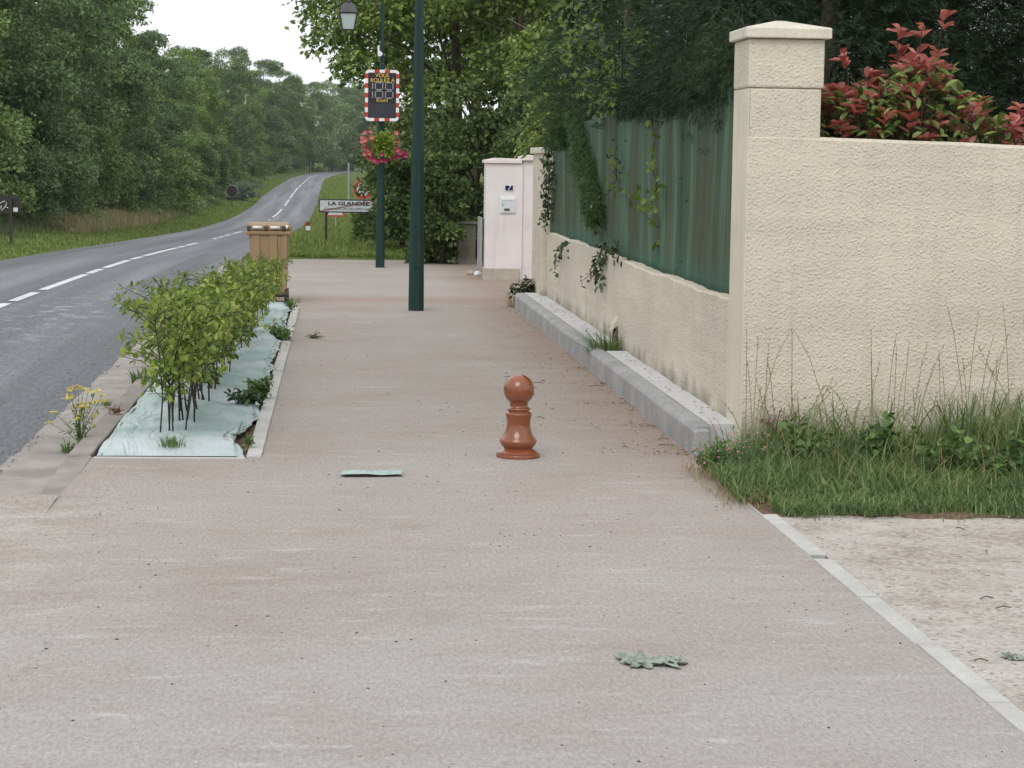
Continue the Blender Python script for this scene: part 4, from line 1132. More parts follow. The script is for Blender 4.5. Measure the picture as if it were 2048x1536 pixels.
o = litter('leaf_debris', x3, y3, .015+.02*rng.random(n3), LF_DEAD, .215)
tag(o, 'dry leaf bits on the mortar strip at the wall foot', 'dead leaves', kind='stuff')
o = litter('dead_leaves', np.concatenate([BX1-.13+.05*rng.normal(size=160)]), 14.9+14*rng.random(160), .02+.03*rng.random(160), LF_DEAD, .03)
tag(o, 'brown dead leaves caught between mint sheet and pale edging', 'dead leaves', kind='stuff')

# ------------------------------------------------------------------ hedge saplings in the bed
def make_sapling(seed, H=.95, rad=.36, nl=1000, label='', z0=.22):
    rng = np.random.default_rng(seed)
    root = thing('hedge_sapling', label, 'shrub', (0, 0, 0), 'hornbeam saplings planted in the bed')
    mb = MB(); ends = []
    ns = 5
    for s in range(ns):
        bx, by = rng.normal()*.05, rng.normal()*.07
        a = rng.random()*6.28
        p0 = Vector((bx, by, 0)); p1 = p0+Vector((rng.normal()*.05, rng.normal()*.05, H*.3)); p2 = p1+Vector((math.cos(a)*.07, math.sin(a)*.07, H*.3)); p3 = p2+Vector((math.cos(a)*.12, math.sin(a)*.12, H*.3))
        mb.tube([p0, p1, p2, p3], [.008, .0065, .0045, .002], 6)
        for q in range(11):
            t = .25+.72*rng.random(); bp_ = (p0.lerp(p1, t*3) if t < .33 else p1.lerp(p2, t*3-1) if t < .66 else p2.lerp(p3, t*3-2))
            aa = rng.random()*6.28; ln = rad*(.45+.7*rng.random())*(1 if t > .4 else .6)
            e = bp_+Vector((math.cos(aa)*ln, math.sin(aa)*ln, ln*(.15+.5*rng.random())))
            m = bp_.lerp(e, .5)+Vector((0, 0, .03))
            mb.tube([bp_, m, e], [.004, .003, .0015], 4, False)
            ends.append((bp_, m, e))
        ends += [(p2, p2.lerp(p3, .5), p3+Vector((0, 0, .06)))]*2
    mb.build('stems', M_STEM, root, True)
    k = rng.integers(len(ends), size=nl); t = rng.random(nl)**.6
    A = np.array([[tuple(a), tuple(b), tuple(c)] for a, b, c in ends])
    p = np.where((t < .5)[:, None], A[k, 0]+(A[k, 1]-A[k, 0])*(t*2)[:, None], A[k, 1]+(A[k, 2]-A[k, 1])*(t*2-1)[:, None])
    tw = unit(A[k, 2]-A[k, 0])
    sd = rdir(rng, nl); sd = unit(sd-tw*np.sum(sd*tw, 1, keepdims=True))
    p = p+sd*.008
    ax = unit(tw*.45+sd*.8+np.array([0, 0, -.12]))
    nr = unit(np.array([0, 0, 1.0])+rdir(rng, nl)*.55)
    low = p[:, 2] > z0*(.5+.8*rng.random(nl))
    p, ax, nr = p[low], ax[low], nr[low]; m = len(p)
    sz = .040+.038*rng.random(m)
    link('leaves', leaf_mesh('leaves', p, ax, nr, sz, sz*.58, .16, True), LF_HEDGE, root)
    return root
ORD = ['nearest', 'second', 'third', 'fourth', 'fifth', 'sixth', 'seventh', 'eighth', 'ninth', 'tenth', 'eleventh', 'twelfth', 'thirteenth', 'fourteenth', 'fifteenth', 'sixteenth', 'seventeenth', 'eighteenth']
protos = [make_sapling(101, .98, .50, 900, '', .42), make_sapling(102, .92, .42, 1050, '', .36), make_sapling(103, .87, .40, 1050, '', .32)]
rr = random.Random(8)
yy = 15.55
for i in range(17):
    x = -1.06+rr.uniform(-.05, .05)+.02*i*.4
    s = (.93, .98, 1.0)[i] if i < 3 else (.97-.014*i)*rr.uniform(.94, 1.06)
    lab = ('%s green hornbeam sapling from the front of the hedge row' % ORD[i]) if i else 'nearest green hornbeam sapling, bare stems rising from the mint sheet'
    if i == 16: lab = 'rearmost green hornbeam sapling of the hedge row, against the bin'
    if i < 3:
        o = protos[i]; o.location = (x, yy, .03); o.rotation_euler = (0, 0, rr.uniform(0, 6)); o.scale = (s*.86, s*.9, s*1.03); o['label'] = lab
    else:
        o = dup(protos[i % 3], (x, yy, .03), rr.uniform(0, 6), (s*(1 if i < 13 else .72), s*(1 if i < 13 else .8), s), lab)
    yy += .62 if i < 2 else .80

# ------------------------------------------------------------------ weeds
def herb(name, label, loc, seed, n, r, h, L, W, mat, flowers=None, six=True, cat='weed', stems=8, group=None):
    rng = np.random.default_rng(seed)
    root = thing(name, label, cat, loc, group)
    mb = MB(); tips = []
    for i in range(stems):
        a = rng.random()*6.28; q = r*(.3+.7*rng.random()); hh = h*(.5+.5*rng.random())
        e = Vector((math.cos(a)*q, math.sin(a)*q, hh)); tips.append(e)
        mb.tube([(math.cos(a)*q*.1, math.sin(a)*q*.1, 0), e*.5+Vector((0, 0, hh*.1)), e], [.004, .003, .0015], 5, False)
    mb.build('stems', M_GSTEM, root, True)
    k = rng.integers(stems, size=n); t = .1+.9*rng.random(n)
    T = np.array([tuple(x) for x in tips])
    p = T[k]*t[:, None]+rng.normal(size=(n, 3))*r*.12; p[:, 2] = np.abs(p[:, 2])
    ax = unit(rdir(rng, n)+T[k]/np.linalg.norm(T[k], axis=1)[:, None]*.5+[0, 0, -.1])
    sz = .6+.7*rng.random(n)
    link('leaves', leaf_mesh('leaves', p, ax, rdir(rng, n)*.5+[0, 0, 1], L*sz, W*sz, .2, six), mat, root)
    if flowers:
        fm, fs, nf, petals, up = flowers
        k = rng.integers(stems, size=nf); p = T[k]+rng.normal(size=(nf, 3))*r*up
        o_ = flower_mesh('blossom', p, rdir(rng, nf)*.4+[0, -.3, 1], fs, fm, root, petals); o_['kind'] = 'stuff'
    return root
# ragwort by the gutter
rw = P(160, 893, -.05)
root = thing('ragwort', 'yellow-flowered ragwort growing from the gutter by the old kerb', 'wild flower', tuple(rw))
rng = np.random.default_rng(31); mb = MB(); lv = []; tips = []
targets = [(155, 773), (150, 778), (138, 778), (168, 778), (176, 784), (191, 784), (143, 792), (136, 798), (150, 813), (166, 812), (168, 807), (174, 814), (184, 806), (192, 803), (208, 802), (108, 825), (160, 830), (153, 838), (190, 833), (98, 845), (188, 850), (205, 790), (163, 815)]
for px, py in targets:
    e = PY(px, py, rw.y+rng.normal()*.05)-rw
    m = Vector((e.x*.35+rng.normal()*.01, e.y*.4, e.z*.55))
    mb.tube([(rng.normal()*.015, rng.normal()*.015, 0), m, e], [.003, .0022, .0014], 5, False); tips.append(e)
    for q in range(4):
        t = .1+.8*rng.random(); lv.append(tuple(m*2*t if t < .5 else m.lerp(e, 2*t-1)))
mb.build('stems', M_GSTEM, root, True)
for e in tips:
    m_ = 14; c_ = np.array([tuple(e)])+rng.normal(size=(m_, 3))*[.013, .013, .003]
    link('flower_head', leaf_mesh('flower_head', c_, rdir(rng, m_)*[1, 1, .3]+[0, 0, .1], np.tile([[0, 0, 1.]], (m_, 1)), .024, .020, .1), LF_YEL, root)
lv = np.array(lv); link('leaves', leaf_mesh('leaves', lv, rdir(rng, len(lv))+[0, 0, .3], rdir(rng, len(lv))+[0, 0, 1], .05, .012, .2), LF_WEED, root)
def tuft(name, label, loc, seed, n, r, h, w=.006, mat=None, bend=.8, cat='grass tuft', group=None, seg=4):
    rng = np.random.default_rng(seed)
    a = rng.random(n)*6.28; q = r*rng.random(n)**.7
    V, F, S = blades(rng, np.cos(a)*q, np.sin(a)*q, np.zeros(n), h*(.4+.6*rng.random(n)), np.full(n, w), bend, seg, a+rng.normal(size=n)*.6)
    o = link(name, np_mesh(name, V, F, S), mat or LF_GRASS); o.location = loc
    return tag(o, label, cat, group)
tuft('grass_tuft', 'small grass tuft in the kerb joint left of the ragwort foot', P(135, 905, -.05), 41, 60, .06, .12)
tuft('grass_tuft', 'low green tuft at the foot of the nearest sapling', P(345, 893, .04), 42, 120, .09, .10, .006, LF_WEED)
tuft('grass_tuft', 'broad-leaved weed tuft in the gutter beside the hedge', P(285, 770, -.04), 43, 70, .09, .17, .014, LF_WEED)
tuft('grass_tuft', 'small tuft in the gutter right of the yellow flowers', P(212, 812, -.04), 44, 50, .04, .08, .006)
herb('red_weed', 'small reddish weed lying over the old kerb', P(235, 825, .02), 45, 120, .11, .04, .022, .010, LF_REDWEED)
herb('weed', 'green leafy weed on the mint sheet beside the pale edging', P(525, 790, .04), 46, 260, .16, .16, .05, .024, LF_WEED)
herb('weed', 'dark broad-leaved weed sprawling over the middle of the mint sheet', P(490, 808, .05), 47, 150, .14, .09, .06, .035, LF_IVY)
herb('weed', 'creeping weed across the pale edging beside the bin end of the bed', P(570, 675, .03), 48, 320, .24, .10, .05, .026, LF_WEED)
herb('weed', 'small green weed at the bin foot on the pale edging', P(583, 618, .02), 49, 130, .12, .14, .05, .02, LF_WEED)
herb('weed', 'low green weed at the front corner of the mint sheet', P(496, 893, .02), 50, 60, .05, .07, .04, .012, LF_WEED)
herb('weed', 'green weed under the second sapling of the hedge', P(415, 770, .05), 51, 160, .14, .13, .05, .03, LF_WEED)
herb('weed', 'creeping runner weed stretching onto the pavement', P(625, 676, .005), 52, 60, .16, .03, .035, .016, LF_IVY)

# ------------------------------------------------------------------ grass by the tall wall
rng = np.random.default_rng(61)
n = 34000
x = 2.26+3.2*rng.random(n); y = 12.22+2.46*rng.random(n)**1.25
edge = 12.32+.10*noise1(x*5, 2)+.07*noise1(x*17, 3)+.10*rng.normal(size=n)*(rng.random(n) < .3); kp = (y > edge) & ~((x < 2.42+.04*noise1(y*7)) & (y < 12.66)) & ~((x < 2.62) & (y > 14.2)); x, y = x[kp], y[kp]
k = np.clip((y-12.25)/2.2, 0, 1); cl = .5+.5*noise2(x*4, y*4, 3)
h = (.03+.07*rng.random(len(x))**1.5)+k**1.2*(.04+.15*rng.random(len(x)))*(.2+1.1*cl)
z0 = .008+.03*np.clip(y-12.4, 0, 1)
m_ = 2600; x_ = 2.45+2.9*rng.random(m_); y_ = 12.7+1.9*rng.random(m_)
x, y, z0, h = np.concatenate([x, x_]), np.concatenate([y, y_]), np.concatenate([z0, np.full(m_, .02)]), np.concatenate([h, .12+.24*rng.random(m_)*np.clip((y_-12.4)/1.2, .3, 1)])
tag(grass_obj('grass', LF_GRASS, rng, x, y, z0, h, .006+.004*rng.random(len(x)), .95, 4), 'green grass growing at the foot of the tall cream wall', 'grass', kind='stuff')
n = 260; x = 2.44+3.0*rng.random(n); y = 12.30-.22*rng.random(n)**2; kp = rng.random(n) < .5+.5*noise1(x*6, 7); x, y = x[kp], y[kp]
tag(grass_obj('grass_wisps', LF_GRASS, rng, x, y, np.zeros(len(x)), .03+.07*rng.random(len(x)), np.full(len(x), .006), 1.1, 4), 'stray grass wisps creeping out over the gravel', 'grass', kind='stuff')
n = 800; x = 2.7+2.5*rng.random(n); y = 12.7+1.9*rng.random(n)**.6
tag(grass_obj('dry_grass', LF_DRY, rng, x, y, np.full(n, .02), .12+.25*rng.random(n), np.full(n, .004), .9, 4), 'dry straw blades among the green grass by the wall', 'grass', kind='stuff')
n = 420; x = 2.16+.42*rng.random(n); y = 12.5+1.7*rng.random(n)
tag(grass_obj('straw', LF_DRY, rng, x, y, np.full(n, .006), .05+.10*rng.random(n), np.full(n, .005), 1.6, 3), 'flattened straw where the grass meets the pavement', 'straw', kind='stuff')
# tall seeding stems
mb = MB(); sd_c, sd_a = [], []
for i in range(64):
    x = 2.78+2.3*rng.random() if i > 10 else 2.5+.4*rng.random(); y = 13.7+.9*rng.random(); hh = .45+.5*rng.random()
    if x > 4.0: hh += .22*rng.random()
    lx, ly = rng.normal()*.17, -.10*rng.random()
    p = [Vector((x, y, 0)), Vector((x+lx*.2, y+ly*.3, hh*.45)), Vector((x+lx*.6, y+ly*.6, hh*.8)), Vector((x+lx, y+ly, hh))]
    mb.tube(p, [.0032, .0026, .002, .001], 4, False)
    for q in range(14):
        t = rng.random(); sd_c.append(tuple(p[2].lerp(p[3], t))); sd_a.append((rng.normal()*.3, rng.normal()*.3, 1))
o = mb.build('tall_grass', plain('seed_stem', (.24, .225, .11), .8, .3, 30), None, True)
tag(o, 'tall thin seeding grass stems in front of the cream wall', 'grass', kind='stuff')
link('seed_heads', leaf_mesh('seed_heads', np.array(sd_c), np.array(sd_a), rdir(rng, len(sd_c)), .02, .005, .2), LF_DRY, o)
n = 900; x = np.where(rng.random(n) < .6, 3.9+1.0*rng.random(n), 2.8+2.2*rng.random(n)); y = 13.9+.7*rng.random(n)
tag(grass_obj('reed_grass', LF_GRASS, rng, x, y, np.zeros(n), .25+.35*rng.random(n), .008+.006*rng.random(n), .7, 5), 'broad long-bladed grass leaning against the cream wall', 'grass', kind='stuff')
for i, (px, py, lab) in enumerate(((1770, 950, 'leafy dark green mallow in the middle of the grass by the wall'), (1600, 940, 'smaller mallow clump left of centre in the wall grass'), (1890, 960, 'spreading mallow right of centre in the wall grass'), (2010, 965, 'mallow clump at the right edge of the wall grass'))):
    p = P(px, py, .03); herb('mallow', lab, (p.x, p.y, .02), 70+i, 300, .22, .40 if i == 0 else .30, .055, .05, LF_WEED, None, True, 'weed', 10)
p = P(1455, 945, .02); herb('herb_robert', 'pink-flowered herb sprawling over the near end of the raised kerb', (p.x, p.y, .01), 80, 620, .26, .24, .03, .017, LF_WEED, (LF_PINKF, .010, 90, 5, .25), True, 'wild flower', 22)
p = P(1560, 915, .02); herb('herb_robert', 'reddish pink-flowered herb at the foot of the corner pillar', (p.x, p.y, .01), 81, 420, .24, .36, .028, .014, LF_REDWEED, (LF_PINKF, .010, 70, 5, .25), True, 'wild flower', 18)
# grass growing out of the wall gap, ivy and stone at the far kerb end
tuft('grass_tuft', 'bushy bright grass tuft growing from the broken wall end', (2.53, 21.15, .05), 90, 420, .16, .42, .008, LF_GRASS, 1.0)
st = P(1050, 560)
st = Vector((2.55, 30.45, 0))
rk = MB(); rng = np.random.default_rng(92)
prof = [(.16, 0), (.2, .1), (.18, .2), (.12, .29), (.03, .33)]
rk.lathe(prof, 9)
rk.v = [(x*(1+.25*rng.normal()*.5), y*(1+.2*rng.normal()*.5), z*(1+.1*rng.normal())) for x, y, z in rk.v]
o = rk.build('boulder', M_STONE, None, bevel=.02); o.location = st
tag(o, 'rough grey stone at the far end of the raised kerb', 'stone')
herb('ivy', 'ivy clump over the stone at the far end of the raised kerb', (2.46, 30.30, .05), 93, 420, .22, .34, .055, .045, LF_IVY, None, True, 'ivy', 14)
tuft('grass_tuft', 'dry grass wisps beside the stone at the far kerb end', (2.33, 30.2, 0), 94, 90, .1, .3, .004, LF_DRY, 1.1)
for i, (px, lab) in enumerate(((955, 'white pebble at the foot of the pink gate pillar'), (940, 'grey pebble beside the pink gate pillar'))):
    b = MB(); b.lathe([(.05, 0), (.07, .03), (.05, .07), (.01, .085)], 10); o = b.build('pebble', M_STONE if i else M_WHITE, None, True); o.location = P(px, 552-2*i)
    tag(o, lab, 'stone')

# ivy trails on the low wall
def trail(name, label, pts, seed, n, L, mat, cat='ivy', spread=.05, up=(-1, 0, .3)):
    rng = np.random.default_rng(seed)
    pts = [Vector(p) for p in pts]; root = thing(name, label, cat, tuple(pts[0]))
    loc = [p-pts[0] for p in pts]
    mb = MB(); mb.tube(loc, [.006]+[.004]*(len(loc)-2)+[.002] if len(loc) > 2 else [.006, .002], 5, False); mb.build('stem', M_STEM, root, True)
    t = rng.random(n)*(len(loc)-1); i = t.astype(int); A = np.array([tuple(p) for p in loc]); p = A[i]+(A[i+1]-A[i])*(t-i)[:, None]+rng.normal(size=(n, 3))*spread*[.4, 1, 1]
    sz = L*(.6+.7*rng.random(n))
    link('leaves', leaf_mesh('leaves', p, rdir(rng, n)+[0, 0, -.6], rdir(rng, n)*.6+np.array(up), sz, sz*.85, .15, True), mat, root)
    return root
def onwall(px, py, x=WX-.02):
    d = ray(px, py); t = x/d.x; return Vector((0, 0, EYE))+d*t
trail('ivy', 'dark ivy spilling over the low wall top near its step', [onwall(1240, 505), onwall(1205, 500), onwall(1190, 530), onwall(1200, 570)], 201, 90, .075, LF_IVY)
trail('ivy', 'thin ivy trail hanging on the far low wall', [onwall(1140, 485), onwall(1125, 495), onwall(1112, 520), onwall(1108, 545)], 202, 34, .06, LF_IVY)
trail('ivy', 'short reddish ivy trail on the low wall', [onwall(1195, 535), onwall(1180, 550), onwall(1160, 565)], 203, 16, .055, LF_REDWEED)
trail('vine', 'bright climbing vine across the middle of the netting fence', [onwall(1315, 455, WX+.04), onwall(1270, 410, WX+.02), onwall(1240, 380, WX), onwall(1225, 330, WX), onwall(1235, 290, WX)], 204, 30, .09, LF_VINE, 'vine', .09)
trail('vine', 'thin dark vine climbing the netting fence left of the middle', [onwall(1190, 470, WX+.04), onwall(1195, 420, WX+.02), onwall(1232, 360, WX), onwall(1236, 290, WX)], 205, 34, .06, LF_IVY, 'vine', .07)
trail('vine', 'leafy vine stem hanging from the netting top at centre', [onwall(1300, 230, WX+.02), onwall(1310, 275, WX), onwall(1303, 330, WX), onwall(1315, 370, WX), onwall(1300, 420, WX)], 206, 44, .07, LF_VINE, 'vine', .07)
trail('ivy', 'dense ivy curtain hanging beside the far cream pillar', [onwall(1098, 280, WX), onwall(1095, 320, WX-.03), onwall(1098, 360, WX-.02), onwall(1095, 400, WX), onwall(1092, 440, WX)], 207, 300, .06, LF_IVY, 'ivy', .10)

# ------------------------------------------------------------------ photinia
def photinia():
    rng = np.random.default_rng(301)
    root = thing('photinia', 'photinia shrub with red young leaves behind the tall cream wall', 'shrub', (3.75, 15.38, 0))
    mb = MB(); rc, ra, rn, gc, ga, gn = [], [], [], [], [], []
    def ok(x, z):                         # lopsided heap, high in the middle, thin to the right
        return z < np.interp(x, [-.75, -.55, -.35, -.15, .0, .12, .3, .42, .6, .75, .95], [2.38, 2.52, 2.46, 2.56, 2.70, 2.74, 2.68, 2.52, 2.40, 2.26, 2.15])
    tips = []
    while len(tips) < 260:
        x = -.72+1.6*rng.random(); z = 1.75+1.15*rng.random(); y = -.40+.6*rng.random()
        if ok(x, z): tips.append((x, y, z))
    tips += [(.14, -.1, 2.86), (.28, -.1, 2.92), (-.36, 0, 2.66), (.0, 0, 2.84), (.83, -.1, 2.32), (.95, -.1, 2.20), (-.68, 0, 2.58)]
    for (x, y, z) in tips:
        base = Vector((x*.35, y*.4, .9+.4*rng.random())); e = Vector((x, y, z))
        mb.tube([base, base.lerp(e, .55)+Vector((0, 0, .08)), e], [.009, .006, .003], 5, False)
        top = z-(np.interp(x, [-.75, 0, .3, .95], [2.5, 2.8, 2.8, 2.2]))
        red = rng.random() < np.clip(.92+top*.8, .42, .97)
        k = 8 if red else 9
        for q in range(k):
            a = rng.random()*6.28; up = .1+.9*rng.random()
            d = (math.cos(a), math.sin(a), up); dz = -.10*rng.random()
            (rc if red else gc).append((x, y, z+dz)); (ra if red else ga).append(d); (rn if red else gn).append((-math.cos(a)*up+rng.normal()*.3, -math.sin(a)*up+rng.normal()*.3, 1))
    for i in range(1500):
        x = -.7+1.5*rng.random(); z = 1.7+.9*rng.random()
        if ok(x, z+.1): gc.append((x, -.38+.5*rng.random(), z)); a = rng.random()*6.28; ga.append((math.cos(a), math.sin(a), rng.normal()*.6)); gn.append((rng.normal()*.5, rng.normal()*.5-.3, 1))
    mb.build('stems', M_STEM, root, True)
    rc, ra, rn, gc, ga, gn = map(np.array, (rc, ra, rn, gc, ga, gn))
    link('red_leaves', leaf_mesh('red_leaves', rc, ra, rn, .075+.05*rng.random(len(rc)), .050+.016*rng.random(len(rc)), .22, True), LF_RED, root)
    link('green_leaves', leaf_mesh('green_leaves', gc, ga, gn, .07+.04*rng.random(len(gc)), .034+.012*rng.random(len(gc)), .2, True), LF_PHG, root)
photinia()

# ------------------------------------------------------------------ conifers behind fence and wall
def make_conifer(name, label, loc, seed, H, rad, nf, mat, z0=.3, frond=.30, group=None, shape=1.0, droop=-.15, spray=None):
    rng = np.random.default_rng(seed)
    root = thing(name, label, 'conifer', loc, group)
    mb = MB(); mb.tube([(0, 0, -.1), (0, 0, H*.5), (0, 0, H)], [.11, .07, .01], 8)
    z = z0+(H-z0)*rng.random(nf)**1.15
    a = rng.random(nf)*6.28; rmax = rad*np.clip(1.08-(z/H)**shape, .05, 1)*(.78+.16*np.sin(a*5+z*4)+.22*np.sin(a*2+z*5.3+seed)+.15*rng.normal(size=nf))
    rmax = np.where(z < 2.35, np.minimum(rmax, rad*.80), rmax*1.16)
    q = rmax*(.45+.55*rng.random(nf)**.45)
    c = np.stack([np.cos(a)*q, np.sin(a)*q, z], 1)
    out = np.stack([np.cos(a), np.sin(a), np.full(nf, droop)], 1)+rng.normal(size=(nf, 3))*.45
    out[:, 2] += .5*(rng.random(nf)-.3); out = unit(out)
    if spray:
        A_, B_, ns_ = np.array(spray[0]), np.array(spray[1]), spray[2]
        tt = rng.random(ns_); c2 = A_+(B_-A_)*tt[:, None]+rng.normal(size=(ns_, 3))*(.15*(1.1-.8*tt))[:, None]*[.6, 1, 1]
        c = np.concatenate([c, c2]); out = np.concatenate([out, unit(rng.normal(size=(ns_, 3))*.5+[-.25, -.2, -.8])]); z = c[:, 2]; nf += ns_
    sd_ = unit(np.cross(out, rdir(rng, nf)))
    C, A, N, L = [], [], [], []
    for k in range(11):
        t = k/10; s = 1 if k % 2 else -1
        p = c+out*frond*t*.8
        ang = .75*(1-t)
        A.append(out*math.cos(ang)+sd_*s*math.sin(ang)+rng.normal(size=(nf, 3))*.12); C.append(p); N.append(rdir(rng, nf)); L.append(np.full(nf, frond*(.62-.35*t)))
    C, A, N, L = np.concatenate(C), np.concatenate(A), np.concatenate(N), np.concatenate(L)
    L = L*(.6+.7*rng.random(len(L)))
    link('foliage', leaf_mesh('foliage', C, A, N, L, L*.105, .1), mat, root)
    for i in range(40):
        k = rng.integers(nf); mb.tube([(0, 0, max(.2, z[k]-.25)), tuple(c[k]*[.45, .45, 1]+[0, 0, -.05]), tuple(c[k]*[.75, .75, 1])], [.018, .010, .003], 4, False)
    mb.build('trunk', M_BARK, root, True)
    return root
make_conifer('conifer', 'bright green conifer spilling over the far end of the netting', (2.90, 27.2, 0), 401, 5.0, .56, 7500, LF_CONL, 2.1, .13, None, 2.6, -.5, ((-.10, -.9, 2.5), (-.30, -4.0, 1.38), 3200))
big = make_conifer('conifer', 'broad dark conifer overhanging the middle of the netting fence', (4.22, 21.0, 0), 402, 7.5, 1.75, 26000, LF_CON, .9, .14, 'dark conifers behind the walls', 2.6, -.2)
for i, (x, y, rz, s, lab) in enumerate(((4.2, 18.1, 1.1, 1.0, 'dark conifer directly behind the corner pillar'), (5.1, 18.9, 2.5, 1.05, 'dark conifer behind the photinia, second from the corner'), (6.35, 19.0, 4.0, 1.0, 'dark conifer behind the right part of the tall wall'), (7.8, 19.2, 5.3, 1.1, 'dark conifer behind the tall wall beyond the right edge'),
                                        (4.5, 25.0, .4, .95, 'dark conifer behind the netting next to the bright green one'), (5.7, 22.5, 3.0, 1.15, 'dark conifer in the second rank behind the pillar'))):
    dup(big, (x, y, 0), rz, s, lab)
make_conifer('conifer', 'dark conifer drooping over the netting top next to the corner pillar', (3.75, 17.6, 0), 403, 5.2, 1.0, 6000, LF_CON, 2.2, .13, None, 2.6, -.3, ((-1.0, -1.9, 2.62), (-1.02, 4.6, 2.52), 6000))
# mixed creeper leaves hanging over the netting top
rng = np.random.default_rng(411)
cr_ = thing('creeper', 'pale broad-leaved creeper hanging over the netting top beside bright conifer', 'creeper', (WX+.15, 24.2, 2.3))
n = 620; cl = [(0, -.2, .35, .3, 1.6, .45), (-.05, 1.5, .7, .3, 1.2, .6), (-.1, -1.6, .15, .2, .9, .25), (.0, 2.4, 1.3, .25, .9, .6)]
c, d = clump_leaves(rng, cl, n, .4)
link('leaves', leaf_mesh('leaves', c, rdir(rng, n)+[-.3, 0, -.4], rdir(rng, n)*.6+[-.4, -.3, .7], .10*(.5+.8*rng.random(n)), .075*(.5+.8*rng.random(n)), .15, True), LF_VINE, cr_)
c, d = clump_leaves(rng, cl, 900, .3)
link('leaves', leaf_mesh('leaves', c, rdir(rng, 900)+[-.3, 0, -.4], rdir(rng, 900)*.6+[-.4, -.3, .7], .08, .06, .15, True), LF_IVY, cr_)
mb = MB()
for i in range(14):
    y0 = -2+4*rng.random(); mb.tube([(0.05, y0, -1.2), (.0, y0+.3*rng.normal(), 0), (-.1, y0+.5*rng.normal(), .5+.6*rng.random())], [.008, .006, .002], 5, False)
mb.build('stem', M_STEM, cr_, True)

# ------------------------------------------------------------------ trees and shrubs on the right beyond the walk
def rtree(*a, **k): return make_tree(*a, **k)
rtree('tree', 'big leafy tree leaning out over the lamp with lantern', 'tree', (3.0, 53, .0), 501, 9.5, 3.3, 3.0, 3.3, 60, 1.0, 34000, .15, LF_R, 'round', M_BARK, None, (-1.0, 0), 16)
rtree('tree', 'yellow-green tree behind the thick green lamp post', 'tree', (4.0, 48.5, .0), 502, 8.5, 2.2, 2.0, .8, 52, .75, 26000, .13, LF_R, 'round', M_TWIG, None, (0, 0), 18, .09, False, .5, .5)
rtree('tree', 'tangled twiggy tree above the pink gate pillar', 'tree', (5.6, 45.5, .0), 503, 7.5, 2.2, 2.0, .8, 48, .72, 22000, .12, LF_R, 'round', M_TWIG, None, (0, 0), 22, .09, False, .5, .8)
rtree('tree', 'darker tree at back between pink pillar and bright conifer', 'tree', (7.4, 50, .0), 504, 9.0, 2.8, 2.4, .8, 46, .9, 16000, .15, LF_RD, 'round', M_BARK)
rtree('tree', 'background tree far behind the speed display', 'tree', (3.9, 66, -.2), 505, 10.5, 2.5, 3.0, .6, 56, 1.0, 26000, .19, LF_RD, 'round', M_BARK)
rtree('shrub', 'dark dense shrub right of the street lamp foot', 'shrub', (1.75, 47.3, .0), 511, 3.1, .95, .9, .05, 34, .40, 9000, .10, LF_RD, 'tall', M_STEM)
rtree('shrub', 'shrub covering the right end of the town sign', 'shrub', (1.36, 48.4, .0), 512, 3.4, .46, .6, .05, 28, .33, 7000, .10, LF_RD, 'tall', M_STEM)
rtree('shrub', 'dark shrub between street lamp and stone gatepost', 'shrub', (1.93, 42.9, .0), 513, 2.2, .34, .5, .02, 26, .20, 7000, .09, LF_RD, 'tall', M_STEM)
rtree('shrub', 'low leafy shrub at the edge of the pavement left of the gatepost', 'shrub', (1.70, 43.2, .0), 521, .95, .34, .35, -.1, 22, .20, 4200, .08, LF_RD, 'round', M_STEM)
rtree('shrub', 'tall dark shrub directly left of the pink gate pillar', 'shrub', (2.75, 45.3, .0), 514, 3.6, .9, .9, .05, 34, .42, 9000, .10, LF_RD, 'tall', M_STEM)
rtree('shrub', 'shrub behind the pink gate pillar and cream end pillar', 'shrub', (4.0, 41.5, .0), 515, 3.7, 1.0, 1.2, .2, 32, .45, 9000, .09, LF_RD, 'tall', M_STEM)
rtree('shrub', 'pale-leaved creeper bush above the cream end pillar', 'shrub', (3.3, 33.2, .0), 516, 2.9, .5, 1.0, 2.05, 28, .28, 5200, .075, LF_R, 'round', M_STEM)
rtree('shrub', 'low bush in the verge grass below the town sign', 'shrub', (.98, 52, -.05), 517, .85, .60, .7, .0, 18, .32, 4200, .09, LF_RD, 'round', M_STEM)
rtree('shrub', 'bush beside the half hidden round red-bordered sign', 'shrub', (2.35, 88, -.7), 518, 3.4, 1.0, 1.3, .05, 26, .5, 5200, .15, LF_RD, 'tall', M_STEM)
rtree('shrub', 'bush on the right verge beyond the round red-bordered sign', 'shrub', (3.9, 120, -1.2), 519, 4.6, 1.6, 2.0, .05, 26, .7, 5200, .2, LF_A, 'tall', M_STEM)
rtree('tree', 'tree beside the thin grey pole at the bend', 'tree', (5.6, 165, -1.2), 520, 8.5, 2.6, 3.0, .3, 36, 1.0, 9000, .24, LF_A, 'tall', M_BARK)

